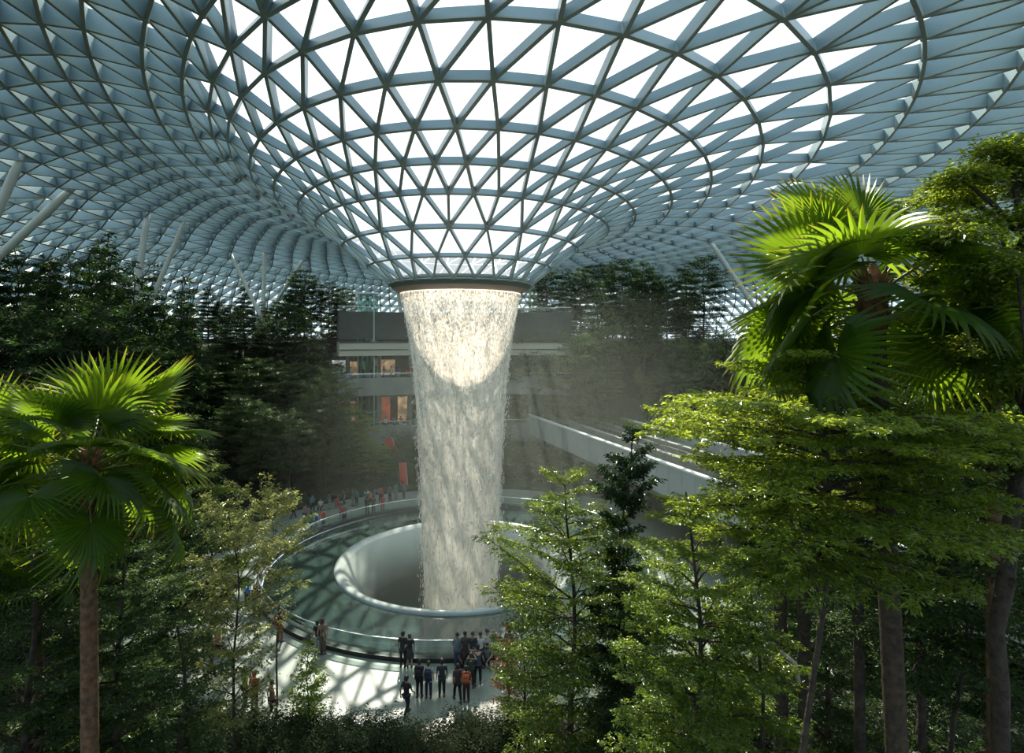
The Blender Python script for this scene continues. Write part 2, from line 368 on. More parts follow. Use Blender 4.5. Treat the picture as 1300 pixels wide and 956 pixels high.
# ------------------------------------------------------------------ waterfall
FR_Z = [20.45, 20.0, 19.2, 18.0, 16.5, 14, 11, 6.7, 2, -2, -6, -12]
FR_R = [4.60, 4.50, 4.32, 4.10, 3.85, 3.56, 3.34, 3.12, 2.95, 2.78, 2.70, 2.6]
def fall_r(z): return float(np.interp(z, FR_Z[::-1], FR_R[::-1]))
def curtainmat(name, dens, seed):
    m = bpy.data.materials.new(name); m.use_nodes = True
    t = m.node_tree; t.nodes.clear(); L = t.links.new
    def n(ty, **k):
        q = t.nodes.new(ty)
        for a, b in k.items(): setattr(q, a, b)
        return q
    o = n('ShaderNodeOutputMaterial'); tc = n('ShaderNodeTexCoord')
    mp = n('ShaderNodeMapping'); mp.inputs['Scale'].default_value = (5.5, 5.5, .55); mp.inputs['Location'].default_value = (seed, 0, 0)
    n1 = n('ShaderNodeTexNoise'); n1.inputs['Scale'].default_value = 1.0; n1.inputs['Detail'].default_value = 5; n1.inputs['Roughness'].default_value = .65
    mp2 = n('ShaderNodeMapping'); mp2.inputs['Scale'].default_value = (1.3, 1.3, .22); mp2.inputs['Location'].default_value = (0, seed, 0)
    n2 = n('ShaderNodeTexNoise'); n2.inputs['Scale'].default_value = 1.0; n2.inputs['Detail'].default_value = 4; n2.inputs['Distortion'].default_value = .6
    mp3 = n('ShaderNodeMapping'); mp3.inputs['Scale'].default_value = (9, 9, 4.5)
    n3 = n('ShaderNodeTexNoise'); n3.inputs['Scale'].default_value = 1.0; n3.inputs['Detail'].default_value = 3
    for a, b in ((mp, n1), (mp2, n2), (mp3, n3)): L(tc.outputs['Object'], a.inputs[0]); L(a.outputs[0], b.inputs['Vector'])
    sep = n('ShaderNodeSeparateXYZ'); L(tc.outputs['Object'], sep.inputs[0])
    # cover = base(z) + streaks
    rz = n('ShaderNodeMapRange'); rz.inputs['From Min'].default_value = -6; rz.inputs['From Max'].default_value = 20.4
    L(sep.outputs['Z'], rz.inputs['Value'])
    cr = n('ShaderNodeValToRGB'); el = cr.color_ramp.elements
    el[0].position = 0; el[0].color = (.62,)*3+(1,); el[1].position = 1; el[1].color = (1, 1, 1, 1)
    for p_, v_ in ((.30, .62), (.60, .56), (.80, .42), (.93, .30), (.965, .40), (.98, .95)): q = el.new(p_); q.color = (v_, v_, v_, 1)
    L(rz.outputs[0], cr.inputs[0])
    def math_(op, a, b):
        q = n('ShaderNodeMath', operation=op)
        for i, x in enumerate((a, b)):
            if hasattr(x, 'links'): L(x, q.inputs[i])
            else: q.inputs[i].default_value = x
        return q.outputs[0]
    zt = n('ShaderNodeMapRange'); zt.inputs['From Min'].default_value = 9; zt.inputs['From Max'].default_value = 19; L(sep.outputs['Z'], zt.inputs['Value'])
    s1 = math_('MULTIPLY', math_('SUBTRACT', n1.outputs['Fac'], .5), math_('ADD', math_('MULTIPLY', zt.outputs[0], 1.6), 1.0))
    s2 = math_('MULTIPLY', math_('SUBTRACT', n2.outputs['Fac'], .5), 2.0)
    s3 = math_('MULTIPLY', math_('SUBTRACT', n3.outputs['Fac'], .5), math_('MULTIPLY', zt.outputs[0], 2.4))
    f = math_('ADD', math_('ADD', s1, s2), math_('ADD', s3, cr.outputs[0]))
    q = n('ShaderNodeMath', operation='MULTIPLY'); q.use_clamp = True; L(f, q.inputs[0]); q.inputs[1].default_value = dens
    d = n('ShaderNodeBsdfDiffuse'); d.inputs[0].default_value = (.74, .86, .82, 1)
    tr = n('ShaderNodeBsdfTranslucent'); tr.inputs[0].default_value = (.79, .73, .65, 1)
    a = n('ShaderNodeMixShader'); a.inputs[0].default_value = .6; L(d.outputs[0], a.inputs[1]); L(tr.outputs[0], a.inputs[2])
    tp = n('ShaderNodeBsdfTransparent'); x = n('ShaderNodeMixShader')
    L(q.outputs[0], x.inputs[0]); L(tp.outputs[0], x.inputs[1]); L(a.outputs[0], x.inputs[2]); L(x.outputs[0], o.inputs[0])
    return m
dropmat = leafmat('water_drop', (.80, .82, .80), (.85, .82, .78), .5, .2, vary=.05)
def build_fall():
    root = empty('waterfall', (CX, CY, 0)); tag(root, 'tall round curtain of white falling water dropping from the roof ring into the pool', 'waterfall')
    zs = np.linspace(20.45, -12, 60)
    for k, (off, dens) in enumerate(((0, .95), (-.45, .55))):
        m = MB(); m.revolve([(fall_r(z)+off*(.25+.75*min(1, (20.5-z)/8)), z) for z in zs], 160)
        m.build('water_curtain' if k == 0 else 'inner_spray', curtainmat('falling_water_%d' % k, dens, 3.7*k), root, True)
    n = 14000
    z = 20.3-24*rng.random(n)**1.7; a = rng.random(n)*2*PI
    r = np.interp(z, FR_Z[::-1], FR_R[::-1])+rng.normal(0, 1, n)*np.interp(z, [-6, 8, 20], [.22, .16, .03])
    ln = .10+.28*rng.random(n)*np.interp(z, [0, 20], [1.5, .6]); w = .012+.018*rng.random(n)
    c = np.stack([r*np.cos(a), r*np.sin(a), z], 1)
    u = np.array([(1, 0, 0), (0, 1, 0), (-1, 0, 0), (0, -1, 0)], float)
    V = np.concatenate([c[:, None]+u[None]*w[:, None, None], (c+np.stack([0*z, 0*z, ln/2], 1))[:, None], (c-np.stack([0*z, 0*z, ln/2], 1))[:, None]], 1).reshape(-1, 3)
    q = np.array([(0, 1, 4), (1, 2, 4), (2, 3, 4), (3, 0, 4), (1, 0, 5), (2, 1, 5), (3, 2, 5), (0, 3, 5)])
    o = link('droplets', np_mesh('droplets', V, (np.arange(n)[:, None, None]*6+q[None]).reshape(-1, 3)), dropmat, root); o['kind'] = 'stuff'
build_fall()

def build_mist():
    m = bpy.data.materials.new('mist'); m.use_nodes = True; t = m.node_tree; t.nodes.clear(); L = t.links.new
    o = t.nodes.new('ShaderNodeOutputMaterial'); v = t.nodes.new('ShaderNodeVolumeScatter'); v.inputs['Color'].default_value = (.90, 1, .84, 1)
    v.inputs['Anisotropy'].default_value = .45
    tc = t.nodes.new('ShaderNodeTexCoord'); mp = t.nodes.new('ShaderNodeMapping'); mp.vector_type = 'TEXTURE'
    mp.inputs['Location'].default_value = (4.5, 2, 8); mp.inputs['Scale'].default_value = (24, 24, 19)
    ln = t.nodes.new('ShaderNodeVectorMath'); ln.operation = 'LENGTH'
    r = t.nodes.new('ShaderNodeMapRange'); r.interpolation_type = 'SMOOTHSTEP'
    for k, x in (('From Min', 0.12), ('From Max', 1.0), ('To Min', MIST), ('To Max', 0.0)): r.inputs[k].default_value = x
    L(tc.outputs['Object'], mp.inputs[0]); L(mp.outputs[0], ln.inputs[0]); L(ln.outputs['Value'], r.inputs['Value'])
    L(r.outputs[0], v.inputs['Density']); L(v.outputs[0], o.inputs['Volume'])
    root = MB(); root.revolve([(.01, .35), (28, .35), (28, 20.3), (.01, 20.3)], 48); ob = root.build('spray_mist', m); ob.location = (CX, CY, 0)
    tag(ob, 'pale spray mist hanging in the air round the waterfall', 'mist', kind='stuff')
MIST = .0075
build_mist()

# ------------------------------------------------------------------ pool, funnel hole, railing, plaza
def build_pool():
    m = MB(); m.revolve([(9.25, .02), (10.5, .06), (12.2, .06), (14.05, .03)], 160, (CX, CY))
    o = m.build('reflecting_pool', M['pool'], None, True); tag(o, 'dark reflecting ring of shallow water around the round hole', 'pool')
    root = empty('pool_funnel', (CX, CY, 0)); tag(root, 'smooth pale funnel-shaped hole that swallows the waterfall', 'basin')
    m = MB(); m.revolve([(9.36, -.05), (9.36, .16), (9.27, .24), (9.1, .27), (8.9, .22), (8.62, .02)], 160); m.build('lip', M['acrylic'], root, True)
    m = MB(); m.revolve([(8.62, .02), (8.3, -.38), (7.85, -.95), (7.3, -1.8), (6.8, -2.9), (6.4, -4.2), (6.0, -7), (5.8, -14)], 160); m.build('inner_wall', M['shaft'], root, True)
    root = empty('glass_balustrade', (CX, CY, 0)); tag(root, 'curved glass balustrade with steel top rail circling the reflecting pool', 'railing')
    m = MB(); m.revolve([(14.15, 0), (14.15, .24), (14.55, .24), (14.55, 0)], 160, closed_prof=True); m.build('kerb', M['curb'], root)
    m = MB(); m.revolve([(14.36, .22), (14.30, 1.05), (14.33, 1.05), (14.39, .22)], 160, closed_prof=True); m.build('glass', M['rail_glass'], root, True)
    m = MB(); m.revolve([(14.31+.04*math.cos(t), 1.08+.03*math.sin(t)) for t in [2*PI*i/8 for i in range(8)]], 160, closed_prof=True); m.build('top_rail', M['rail'], root, True)
    for i in range(72):
        m = MB(); a = 2*PI*i/72; m.tube([(14.35*math.cos(a), 14.35*math.sin(a), .22), (14.31*math.cos(a), 14.31*math.sin(a), 1.07)], .012, 6)
        m.build('glass_joint', M['rail'], root)
build_pool()
def gh(x, y):                              # height of the ground
    r = math.hypot(x-CX, y-CY)
    h = float(np.interp(r, [0, 21.5, 22, 26, 34, 40, 46, 54, 100], [0, 0, .5, 2.0, 6.5, 11.5, 15.6, 17.0, 17.5]))
    ang = math.degrees(math.atan2(x-CX, y-CY))
    w = min(1, max(0, (ang+37)/5))*min(1, max(0, (27-ang)/6))      # the mall front behind the fall
    if w > 0: h = h*(1-w)+w*float(np.interp(r, [0, 22, 26, 40.5, 41.5, 100], [0, .3, .6, .8, 17, 17.5]))
    return h*float(np.interp(y, [-30, 0, 20, 38], [.3, .26, .30, 1]))
def build_ground():
    m = MB(); m.revolve([(14.5, 0), (17, 0), (20, 0), (22.4, 0)], 128, (CX, CY)); o = m.build('floor_plaza', M['plaza']); tag(o, 'pale stone plaza floor around the pool', 'floor', kind='structure')
    rs = [21.6, 21.7, 22.2, 23, 24, 25, 26, 27.5, 29, 31, 33, 34.5, 36, 38, 40.4, 41.6, 44, 46, 48, 51, 54, 60, 68, 78, 90]
    n = 180; V = []
    for r in rs:
        for i in range(n):
            a = 2*PI*i/n; x, y = CX+r*math.cos(a), CY+r*math.sin(a)
            h = gh(x, y)+(.15*math.sin(x*1.3+y)*math.cos(y*.9) if r > 23 else 0)
            V.append((x, y, -.1 if r < 21.65 else max(h, .12 if r < 22 else h)))
    F = [(k*n+i, k*n+(i+1) % n, (k+1)*n+(i+1) % n, (k+1)*n+i) for k in range(len(rs)-1) for i in range(n)]
    me = bpy.data.meshes.new('floor_forest'); me.from_pydata(V, [], F); me.update()
    o = link('floor_forest', me, M['soil']); tag(o, 'dark planted slopes rising round the plaza', 'ground', kind='structure')
build_ground()
# ------------------------------------------------------------------ mall front behind the fall
def arc_slab(m, r0, r1, z0, z1, a0, a1, n=48):
    """curved slab about the fall's axis; angles in degrees from +Y towards +X"""
    m.revolve([(r0, z0), (r1, z0), (r1, z1), (r0, z1)], n, (CX, CY), True, PI/2-math.radians(a1), PI/2-math.radians(a0))
def polar(r, deg, z): t = math.radians(deg); return (CX+r*math.sin(t), CY+r*math.cos(t), z)
A0, A1 = -32, 20
def build_mall():
    root = empty('wall_back', (0, 0, 0)); tag(root, 'curved stack of mall galleries with concrete bands behind the waterfall', 'building front', kind='structure')
    def part(name, rows, mt):
        m = MB()
        for r in rows: arc_slab(m, *r, A0, A1)
        return m.build(name, mt, root)
    part('back_wall', [(39.6, 40, 0, 17)], M['dark_wall'])
    part('planter_band', [(34.0, 34.5, 17.0, 20.6), (34.5, 40, 17.0, 17.3), (34.3, 36.0, 19.9, 20.4)], M['dark_wall'])
    part('cream_band', [(33.6, 34.6, 14.9, 16.7)], M['cream'])
    part('cream_edge', [(33.5, 33.65, 15.6, 15.75), (33.5, 33.65, 16.55, 16.75)], M['dark_wall'])
    part('gallery_floor', [(34.2, 40, 11.0, 11.7), (34.0, 40, 4.4, 5.0), (34.6, 40, 14.9, 15.2)], M['concrete'])
    part('parapet', [(33.8, 34.1, 9.7, 12.0), (33.6, 33.9, 3.4, 5.7)], M['concrete'])
    part('handrail', [(33.85, 33.93, 12.55, 12.62), (33.65, 33.73, 6.25, 6.32), (34.1, 34.18, 21.2, 21.27)], M['rail'])
    m = MB()
    for z0, z1, r in ((12.0, 12.55, 33.9), (5.7, 6.25, 33.7), (20.6, 21.2, 34.15)): m.revolve([(r, z0), (r, z1)], 60, (CX, CY), False, PI/2-math.radians(A1), PI/2-math.radians(A0))
    m.build('parapet_glass', M['rail_glass'], root)
    for k in range(8):
        a = A0+3+k*6.5; m = MB()
        x, y, _ = polar(36.5, a, 0); m.tube([(x, y, 0), (x, y, 11.3)], .35, 12); m.tube([(x, y, 11.5), (x, y, 15.2)], .28, 12)
        m.build('gallery_column', M['concrete'], root)
    # lit shop fronts: glass with warm lamps behind
    sh = [M['shop_warm'], M['shop_cool'], M['shop_red']]
    for k, (a, z0, z1, c) in enumerate(((-29.5, 12.2, 14.2, 1), (-26, 12.2, 14.0, 0), (-20, 12.1, 14.2, 0), (-28, 5.6, 8.6, 0), (-21, 5.6, 9.0, 2), (-16.5, 5.6, 9.0, 0), (-19, .4, 3.2, 2))):
        m = MB(); arc_slab(m, 38.6, 39.5, z0, z1, a-1.5, a+1.3, 4); m.build('shop_front', sh[c], root)
def emis(name, col, st):
    m = mat(name, col, .5); p = m.node_tree.nodes['Principled BSDF']; t = m.node_tree
    tc = t.nodes.new('ShaderNodeTexCoord'); n = t.nodes.new('ShaderNodeTexNoise'); n.inputs['Scale'].default_value = 1.4; n.inputs['Detail'].default_value = 4
    r = t.nodes.new('ShaderNodeValToRGB'); r.color_ramp.elements[0].position = .42; r.color_ramp.elements[1].position = .68
    r.color_ramp.elements[0].color = tuple(c*.08 for c in col)+(1,); r.color_ramp.elements[1].color = (*col, 1)
    t.links.new(tc.outputs['Object'], n.inputs['Vector']); t.links.new(n.outputs['Fac'], r.inputs[0]); t.links.new(r.outputs[0], p.inputs['Emission Color'])
    p.inputs['Emission Strength'].default_value = st
    return m
M['shop_warm'] = emis('shop_warm', (.75, .50, .28), .55); M['shop_cool'] = emis('shop_cool', (.7, .75, .75), .8); M['shop_red'] = emis('shop_red', (.70, .16, .08), .35)
M['red'] = mat('red_panel', (.62, .06, .04), .5); M['orange'] = mat('orange_panel', (.8, .28, .05), .5)
M['lift_frame'] = mat('lift_frame', (.50, .60, .62), .35); M['lift_core'] = mat('lift_core', (.20, .27, .30), .4)
build_mall()
def build_lift():
    p = at(467, 500, 77.0); x, y = p.x, p.y
    root = empty('lift_tower', (x, y, 0)); tag(root, 'tall glass lift tower with grey mast in front of the galleries left of the fall', 'lift')
    m = MB(); m.box((0, 0, 14.6), (.5, .5, 16.8), 0, .05); m.build('mast', M['lift_core'], root)
    m = MB()
    for sx in (-1.05, 1.05):
        for sy in (-1, 1): m.box((sx, sy, 11.4), (.12, .12, 22.8))
    for z in np.arange(2.5, 23, 2.5):
        for sy in (-1, 1): m.box((0, sy, z), (2.2, .1, .12))
        for sx in (-1.05, 1.05): m.box((sx, 0, z), (.1, 2, .12))
    m.build('frame', M['lift_frame'], root)
    m = MB()
    for sy in (-1.06, 1.06): m.box((0, sy, 14.8), (2.0, .03, 16.2))
    for sx in (-1.1, 1.1): m.box((sx, 0, 14.8), (.03, 2.0, 16.2))
    m.build('glass_panel', M['lift_glass'], root)
    m = MB(); m.box((.55, 0, 19.9), (.85, 1.6, 2.3), 0, .1); m.build('cabin', M['lift_frame'], root)
    m = MB(); m.box((0, 0, 23.0), (2.5, 2.3, .25), 0, .05); m.build('roof_cap', M['lift_frame'], root)
build_lift()
def panel(name, px, py, d, w, h, tilt, mt, label, cat, z0=None):
    p = at(px, py, d); root = empty(name, (p.x, p.y, p.z)); tag(root, label, cat)
    m = MB(); a, b = w/2, h/2; c, s_ = math.cos(tilt), math.sin(tilt)
    R = lambda x, y, z: (x*c-z*s_, y, x*s_+z*c)
    m.loft([[R(-a, -.06, -b), R(a, -.06, -b), R(a, .06, -b), R(-a, .06, -b)], [R(-a*.9, -.06, b), R(a*.9, -.06, b), R(a*.9, .06, b), R(-a*.9, .06, b)]])
    m.build('board', mt, root)
    m = MB(); m.tube([R(-a, .08, -b), R(-a*.9, .08, b)], .05); m.build('edge_tube', M['column'], root); m = MB(); m.tube([R(a, .08, -b), R(a*.9, .08, b)], .05); m.build('edge_tube', M['column'], root)
panel('shop_banner', 500, 578, 72, 1.1, 4.4, .35, M['red'], 'tall slanted red banner low down on the mall front left of the fall', 'banner')
panel('shop_banner', 512, 602, 66.5, .8, 2.6, .08, M['red'], 'short upright red banner beside the tall slanted one left of the fall', 'banner')
panel('shop_sign', 505, 488, 77.8, 1.6, .7, 0, M['orange'], 'small orange sign on a gallery parapet left of the fall', 'sign')

# ------------------------------------------------------------------ slanted roof columns
cols = [ # top px, bottom px, diameter px, depth hint, label
 ((30, 188), (-6, 275), 11, 38, 'short thick pale roof column leaning at the left edge of the photo'),
 ((101, 228), (-4, 328), 10, 38, 'long pale roof column leaning left above the tall forest, second from the left edge'),
 ((336, 314), (334, 402), 5, 60, 'upright roof column between two leaning ones left of the fall'),
 ((293, 318), (326, 392), 4.5, 60, 'roof column leaning left just left of the upright one'),
 ((389, 322), (354, 378), 4.5, 60, 'roof column leaning right just right of the upright one'),
 ((188, 262), (176, 352), 8, 45, 'dark grey near-upright roof column rising from the left forest'),
 ((238, 270), (214, 330), 6, 50, 'roof column leaning right behind the left forest trees'),
 ((136, 330), (152, 362), 6, 60, 'short roof column glimpsed between the left forest crowns'),
 ((503, 362), (511, 412), 4.5, 60, 'slim roof column just left of the bronze ring'),
 ((731, 336), (754, 378), 5, 60, 'pale roof column leaning left among the trees right of the fall'),
 ((899, 304), (946, 372), 6, 55, 'pale roof column leaning left behind the big fan palm'),
 ((672, 372), (672, 424), 3, 60, 'thin vertical roof column right of the bronze ring')]
for (tp, bp, dia, dm, lab) in cols:
    P0 = roof_hit(tp[0], tp[1], dm); d = P0.y
    B = at(bp[0], bp[1], d)
    v = (B-P0).normalized(); B = P0.copy(); k = 0
    while B.z > gh(B.x, B.y)-.3 and k < 400: B = B+v*.1; k += 1
    if B.z < P0.z-26: pass
    root = empty('roof_column', B); tag(root, lab, 'column', 'slanted columns carrying the roof')
    r = max(.14, dia*d/FOC/2)
    m = MB(); L = P0-B; m.tube([L*0, L*.1, L*.9, L*.985], [r*.8, r, r, r*.7], 14); m.build('shaft', M['column'], root, True)
    m = MB(); m.tube([L*.98, L*1.0], [r*.75, r*1.5], 14); m.tube([L*.985, L*1.012], [r*1.5, r*1.2], 14); m.build('head_plate', M['flange'], root, True)

# ------------------------------------------------------------------ elevated guideway crossing to the right
BO = Vector((13.5, 43.5, 0)); BD = Vector((14.7, -45.2, 0)).normalized(); BV = Vector((-BD.y, BD.x, 0))
def BP(u, v, z): q = BO+BD*u+BV*v; return (q.x, q.y, z)
U0, U1 = -37.5, 40.0
def bar(m, v0, v1, z0, z1, u0=U0, u1=U1):
    m.loft([[BP(u, v0, z0), BP(u, v1, z0), BP(u, v1, z1), BP(u, v0, z1)] for u in (u0, u1)])
def build_bridge():
    root = empty('guideway_bridge', BP(0, 5, 0)); tag(root, 'long grey elevated train guideway with two tracks crossing behind the trees right of the fall', 'bridge')
    off = Vector(BP(0, 5, 0))
    def B(m, name, mt):
        o = m.build(name, mt, root); o.data.transform(Matrix.Translation(-off)); return o
    m = MB(); bar(m, .35, 10.0, 4.9, 5.5); B(m, 'deck', M['track'])
    m = MB()
    for v in (1.6, 7.2): bar(m, v, v+1.8, 3.2, 4.9)
    B(m, 'girder', M['concrete'])
    for side, v in ((0, 0.0), (1, 9.95)):
        m = MB(); u = U0
        while u < U1: bar(m, v, v+.3, 4.35, 6.86, u, min(u+1.76, U1)); u += 1.8
        B(m, 'fascia', M['bridge'])
        m = MB(); bar(m, v+.05, v+.25, 4.4, 6.86); B(m, 'fascia_core', M['dark_wall'])
        m = MB(); bar(m, v-.08, v+.42, 6.86, 7.0); B(m, 'parapet_cap', M['bridge_cap'])
    for v in (3.1, 6.6):
        m = MB(); bar(m, v, v+.55, 5.5, 6.7); B(m, 'kerb_wall', M['concrete'])
    for v in (1.1, 2.3, 7.9, 9.1):
        m = MB(); bar(m, v, v+.3, 5.5, 5.95); B(m, 'running_beam', M['concrete'])
    m = MB(); bar(m, 4.4, 5.9, 5.5, 5.62); B(m, 'walkway', M['concrete'])
    for v in (4.2, 6.1):
        m = MB(); bar(m, v, v+.05, 7.0, 7.06); u = U0
        while u < U1: bar(m, v, v+.05, 5.5, 7.0, u, u+.06); u += 2.2
        B(m, 'walkway_rail', M['rail'])
    for u in (-24, -2, 20):
        m = MB(); x, y, _ = BP(u, 5, 0); g = gh(x, y)-.2
        m.tube([(x, y, g), (x, y, 2.4)], [.75, .75], 18)
        m.loft([[BP(u-.7, 3.9, 2.3), BP(u+.7, 3.9, 2.3), BP(u+.7, 6.1, 2.3), BP(u-.7, 6.1, 2.3)], [BP(u-.7, 1.4, 3.25), BP(u+.7, 1.4, 3.25), BP(u+.7, 9.2, 3.25), BP(u-.7, 9.2, 3.25)]])
        B(m, 'pier', M['concrete'])
build_bridge()

# ------------------------------------------------------------------ people
def skin(name, V, E, R, sub=1):
    me = bpy.data.meshes.new(name); me.from_pydata(V, E, []); o = bpy.data.objects.new(name, me); C.objects.link(o)
    md = o.modifiers.new('s', 'SKIN'); md.use_smooth_shade = True
    for i, r in enumerate(R): me.skin_vertices[0].data[i].radius = r if hasattr(r, '__len__') else (r, r); me.skin_vertices[0].data[i].use_root = (i == 0)
    if sub: o.modifiers.new('u', 'SUBSURF').levels = sub
    dg = bpy.context.evaluated_depsgraph_get(); ev = o.evaluated_get(dg); out = bpy.data.meshes.new_from_object(ev)
    bpy.data.objects.remove(o); bpy.data.meshes.remove(me); out.name = name; return out
def pose_joints(p):
    J = dict(pel=(0, 0, .95), sp=(0, 0, 1.12), ch=(0, 0, 1.32), nb=(0, 0, 1.46), nk=(0, .01, 1.53), h1=(0, .025, 1.60), h2=(0, .015, 1.68), h3=(0, 0, 1.735))
    for s, k in ((-1, 'l'), (1, 'r')):
        J['hip'+k] = (s*.09, 0, .88); J['kn'+k] = (s*.10, .015, .50); J['an'+k] = (s*.105, -.01, .09); J['to'+k] = (s*.115, .13, .035)
        J['sh'+k] = (s*.18, 0, 1.42); J['el'+k] = (s*.235, -.03, 1.14); J['wr'+k] = (s*.24, .05, .90)
    if p == 'photo':
        for s, k in ((-1, 'l'), (1, 'r')): J['el'+k] = (s*.25, .20, 1.32); J['wr'+k] = (s*.10, .36, 1.52)
    if p == 'around':
        for s, k in ((-1, 'l'), (1, 'r')): J['el'+k] = (s*.40, -.08, 1.36); J['wr'+k] = (s*.58, .04, 1.42)
    if p == 'walk':
        J['knl'] = (-.10, .16, .52); J['anl'] = (-.1, .24, .10); J['tol'] = (-.11, .38, .06)
        J['knr'] = (.10, -.02, .50); J['anr'] = (.1, -.25, .14); J['tor'] = (.11, -.13, .04)
        J['ell'] = (-.24, -.14, 1.16); J['wrl'] = (-.23, -.12, .92); J['elr'] = (.24, .08, 1.15); J['wrr'] = (.22, .25, .96)
    if p == 'lean':
        J.update(sp=(0, .10, 1.08), ch=(0, .27, 1.22), nb=(0, .40, 1.30), nk=(0, .46, 1.34), h1=(0, .52, 1.38), h2=(0, .55, 1.45), h3=(0, .56, 1.50))
        for s, k in ((-1, 'l'), (1, 'r')): J['sh'+k] = (s*.18, .35, 1.28); J['el'+k] = (s*.24, .45, 1.05); J['wr'+k] = (s*.10, .62, 1.18)
        J['anl'] = (-.16, -.15, .09); J['tol'] = (-.17, -.01, .035); J['knl'] = (-.14, -.02, .5)
    if p in ('crouch', 'sit'):
        dz = -.47 if p == 'sit' else -.56
        for k in ('pel', 'sp', 'ch', 'nb', 'nk', 'h1', 'h2', 'h3', 'shl', 'shr'): q = J[k]; J[k] = (q[0], q[1]+(.05 if k != 'pel' else 0), q[2]+dz)
        for s, k in ((-1, 'l'), (1, 'r')):
            z = .48 if p == 'sit' else .36
            J['hip'+k] = (s*.09, .02, z-.02); J['kn'+k] = (s*.14, .40, z+.04); J['an'+k] = (s*.13, .36 if p == 'sit' else .20, .09); J['to'+k] = (s*.14, .50 if p == 'sit' else .34, .035)
            J['el'+k] = (s*.26, .10, 1.16+dz); J['wr'+k] = (s*.14, .34, z+.14)
    return J
def make_person(p):
    J = {k: Vector(v) for k, v in pose_joints(p).items()}
    V, E, R = [], [], []; ix = {}
    def add(n, co, r, par=None):
        ix[n] = len(V); V.append(tuple(co)); R.append(r)
        if par is not None: E.append((ix[par], ix[n]))
    add('pel', J['pel'], (.135, .10)); add('sp', J['sp'], (.115, .085), 'pel'); add('ch', J['ch'], (.14, .10), 'sp'); add('nb', J['nb'], (.075, .06), 'ch')
    add('nk', J['nk'], .05, 'nb'); add('h1', J['h1'], (.066, .078), 'nk'); add('h2', J['h2'], (.08, .095), 'h1'); add('h3', J['h3'], (.055, .06), 'h2')
    f = Vector((0, 1, 0)) if p != 'lean' else Vector((0, .8, -.5)); mid = (J['h1']+J['h2'])/2
    add('nose', mid+f*.112, .012, 'h1')
    for s in (-1, 1): add('ear%d' % s, mid+Vector((s*.088, -.01, .0)), .014, 'h2')
    for s, k in ((-1, 'l'), (1, 'r')):
        add('hip'+k, J['hip'+k], .09, 'pel'); add('kn'+k, J['kn'+k], .058, 'hip'+k); add('an'+k, J['an'+k], .040, 'kn'+k); add('to'+k, J['to'+k], (.04, .028), 'an'+k)
        add('sh'+k, J['sh'+k], .055, 'ch'); add('el'+k, J['el'+k], .042, 'sh'+k); add('wr'+k, J['wr'+k], .027, 'el'+k)
        d = (J['wr'+k]-J['el'+k]).normalized(); side = d.cross(Vector((s, .2, .1))).normalized()
        palm = J['wr'+k]+d*.075; add('pa'+k, palm, (.034, .016), 'wr'+k)
        curl = Vector((-s*.3, .5, -.1))*.03
        for q, (o_, L_) in enumerate(((-.03, .062), (-.01, .075), (.01, .070), (.03, .055))):
            b = palm+side*o_+d*.03; add('f%s%d' % (k, q), b, .009, 'pa'+k); add('g%s%d' % (k, q), b+d*L_*.5+curl*.3, .0085, 'f%s%d' % (k, q)); add('t%s%d' % (k, q), b+d*L_+curl, .007, 'g%s%d' % (k, q))
        b = J['wr'+k]+d*.04-side*.035; add('th'+k, b, .011, 'pa'+k); add('ti'+k, b+d*.04-side*.025, .009, 'th'+k)
    body = skin('body', V, E, R)
    def cloth(name, names, edges, infl, over={}):
        return skin(name, [tuple(V[ix[n]]) if n not in over else over[n][0] for n in names], [(names.index(a), names.index(b)) for a, b in edges],
                    [tuple(x+infl for x in (R[ix[n]] if hasattr(R[ix[n]], '__len__') else (R[ix[n]],)*2)) if n not in over else over[n][1] for n in names])
    up = {n: (tuple(J['sh'+n[-1]]*.25+J['el'+n[-1]]*.75), (.062, .062)) for n in ('ell', 'elr')}
    up['nb'] = (tuple(J['nb']), (.078, .066)); up['hem'] = (tuple(J['pel']+(J['pel']-J['sp']).normalized()*.10), (.155, .12))
    shirt = cloth('shirt', ['pel', 'hem', 'sp', 'ch', 'nb', 'shl', 'shr', 'ell', 'elr'], [('pel', 'hem'), ('pel', 'sp'), ('sp', 'ch'), ('ch', 'nb'), ('ch', 'shl'), ('ch', 'shr'), ('shl', 'ell'), ('shr', 'elr')], .022, up)
    trs = cloth('trousers', ['pel', 'hipl', 'hipr', 'knl', 'knr', 'anl', 'anr'], [('pel', 'hipl'), ('pel', 'hipr'), ('hipl', 'knl'), ('hipr', 'knr'), ('knl', 'anl'), ('knr', 'anr')], .02)
    m = MB(); c = J['h2']+Vector((0, -.018, .012)); m.ball(c, .112, 12, 8, (.93, 1.0, .95)); m.ball(c+Vector((0, -.045, -.06)), .085, 10, 6)
    hair = m.mesh('hair'); hair.polygons.foreach_set('use_smooth', [True]*len(hair.polygons))
    shoes = []
    for k in 'lr':
        m = MB(); a, t = J['an'+k], J['to'+k]; d = (t-a); d.z = 0; d.normalize(); n = Vector((-d.y, d.x, 0))
        L = []
        for q, (w, h) in ((-.09, (.03, .06)), (-.03, (.045, .09)), (.06, (.048, .08)), (.15, (.045, .05)), (.20, (.02, .03))):
            b = a+d*q; z0 = max(0, min(a.z, t.z)-.035-.03)
            L.append([(b.x+n.x*w, b.y+n.y*w, z0), (b.x+n.x*w*.9, b.y+n.y*w*.9, z0+h), (b.x-n.x*w*.9, b.y-n.y*w*.9, z0+h), (b.x-n.x*w, b.y-n.y*w, z0)])
        m.loft(L); shoes.append(m.mesh('shoe'))
    return dict(body=body, shirt=shirt, trousers=trs, hair=hair, shoes=shoes, J=J)
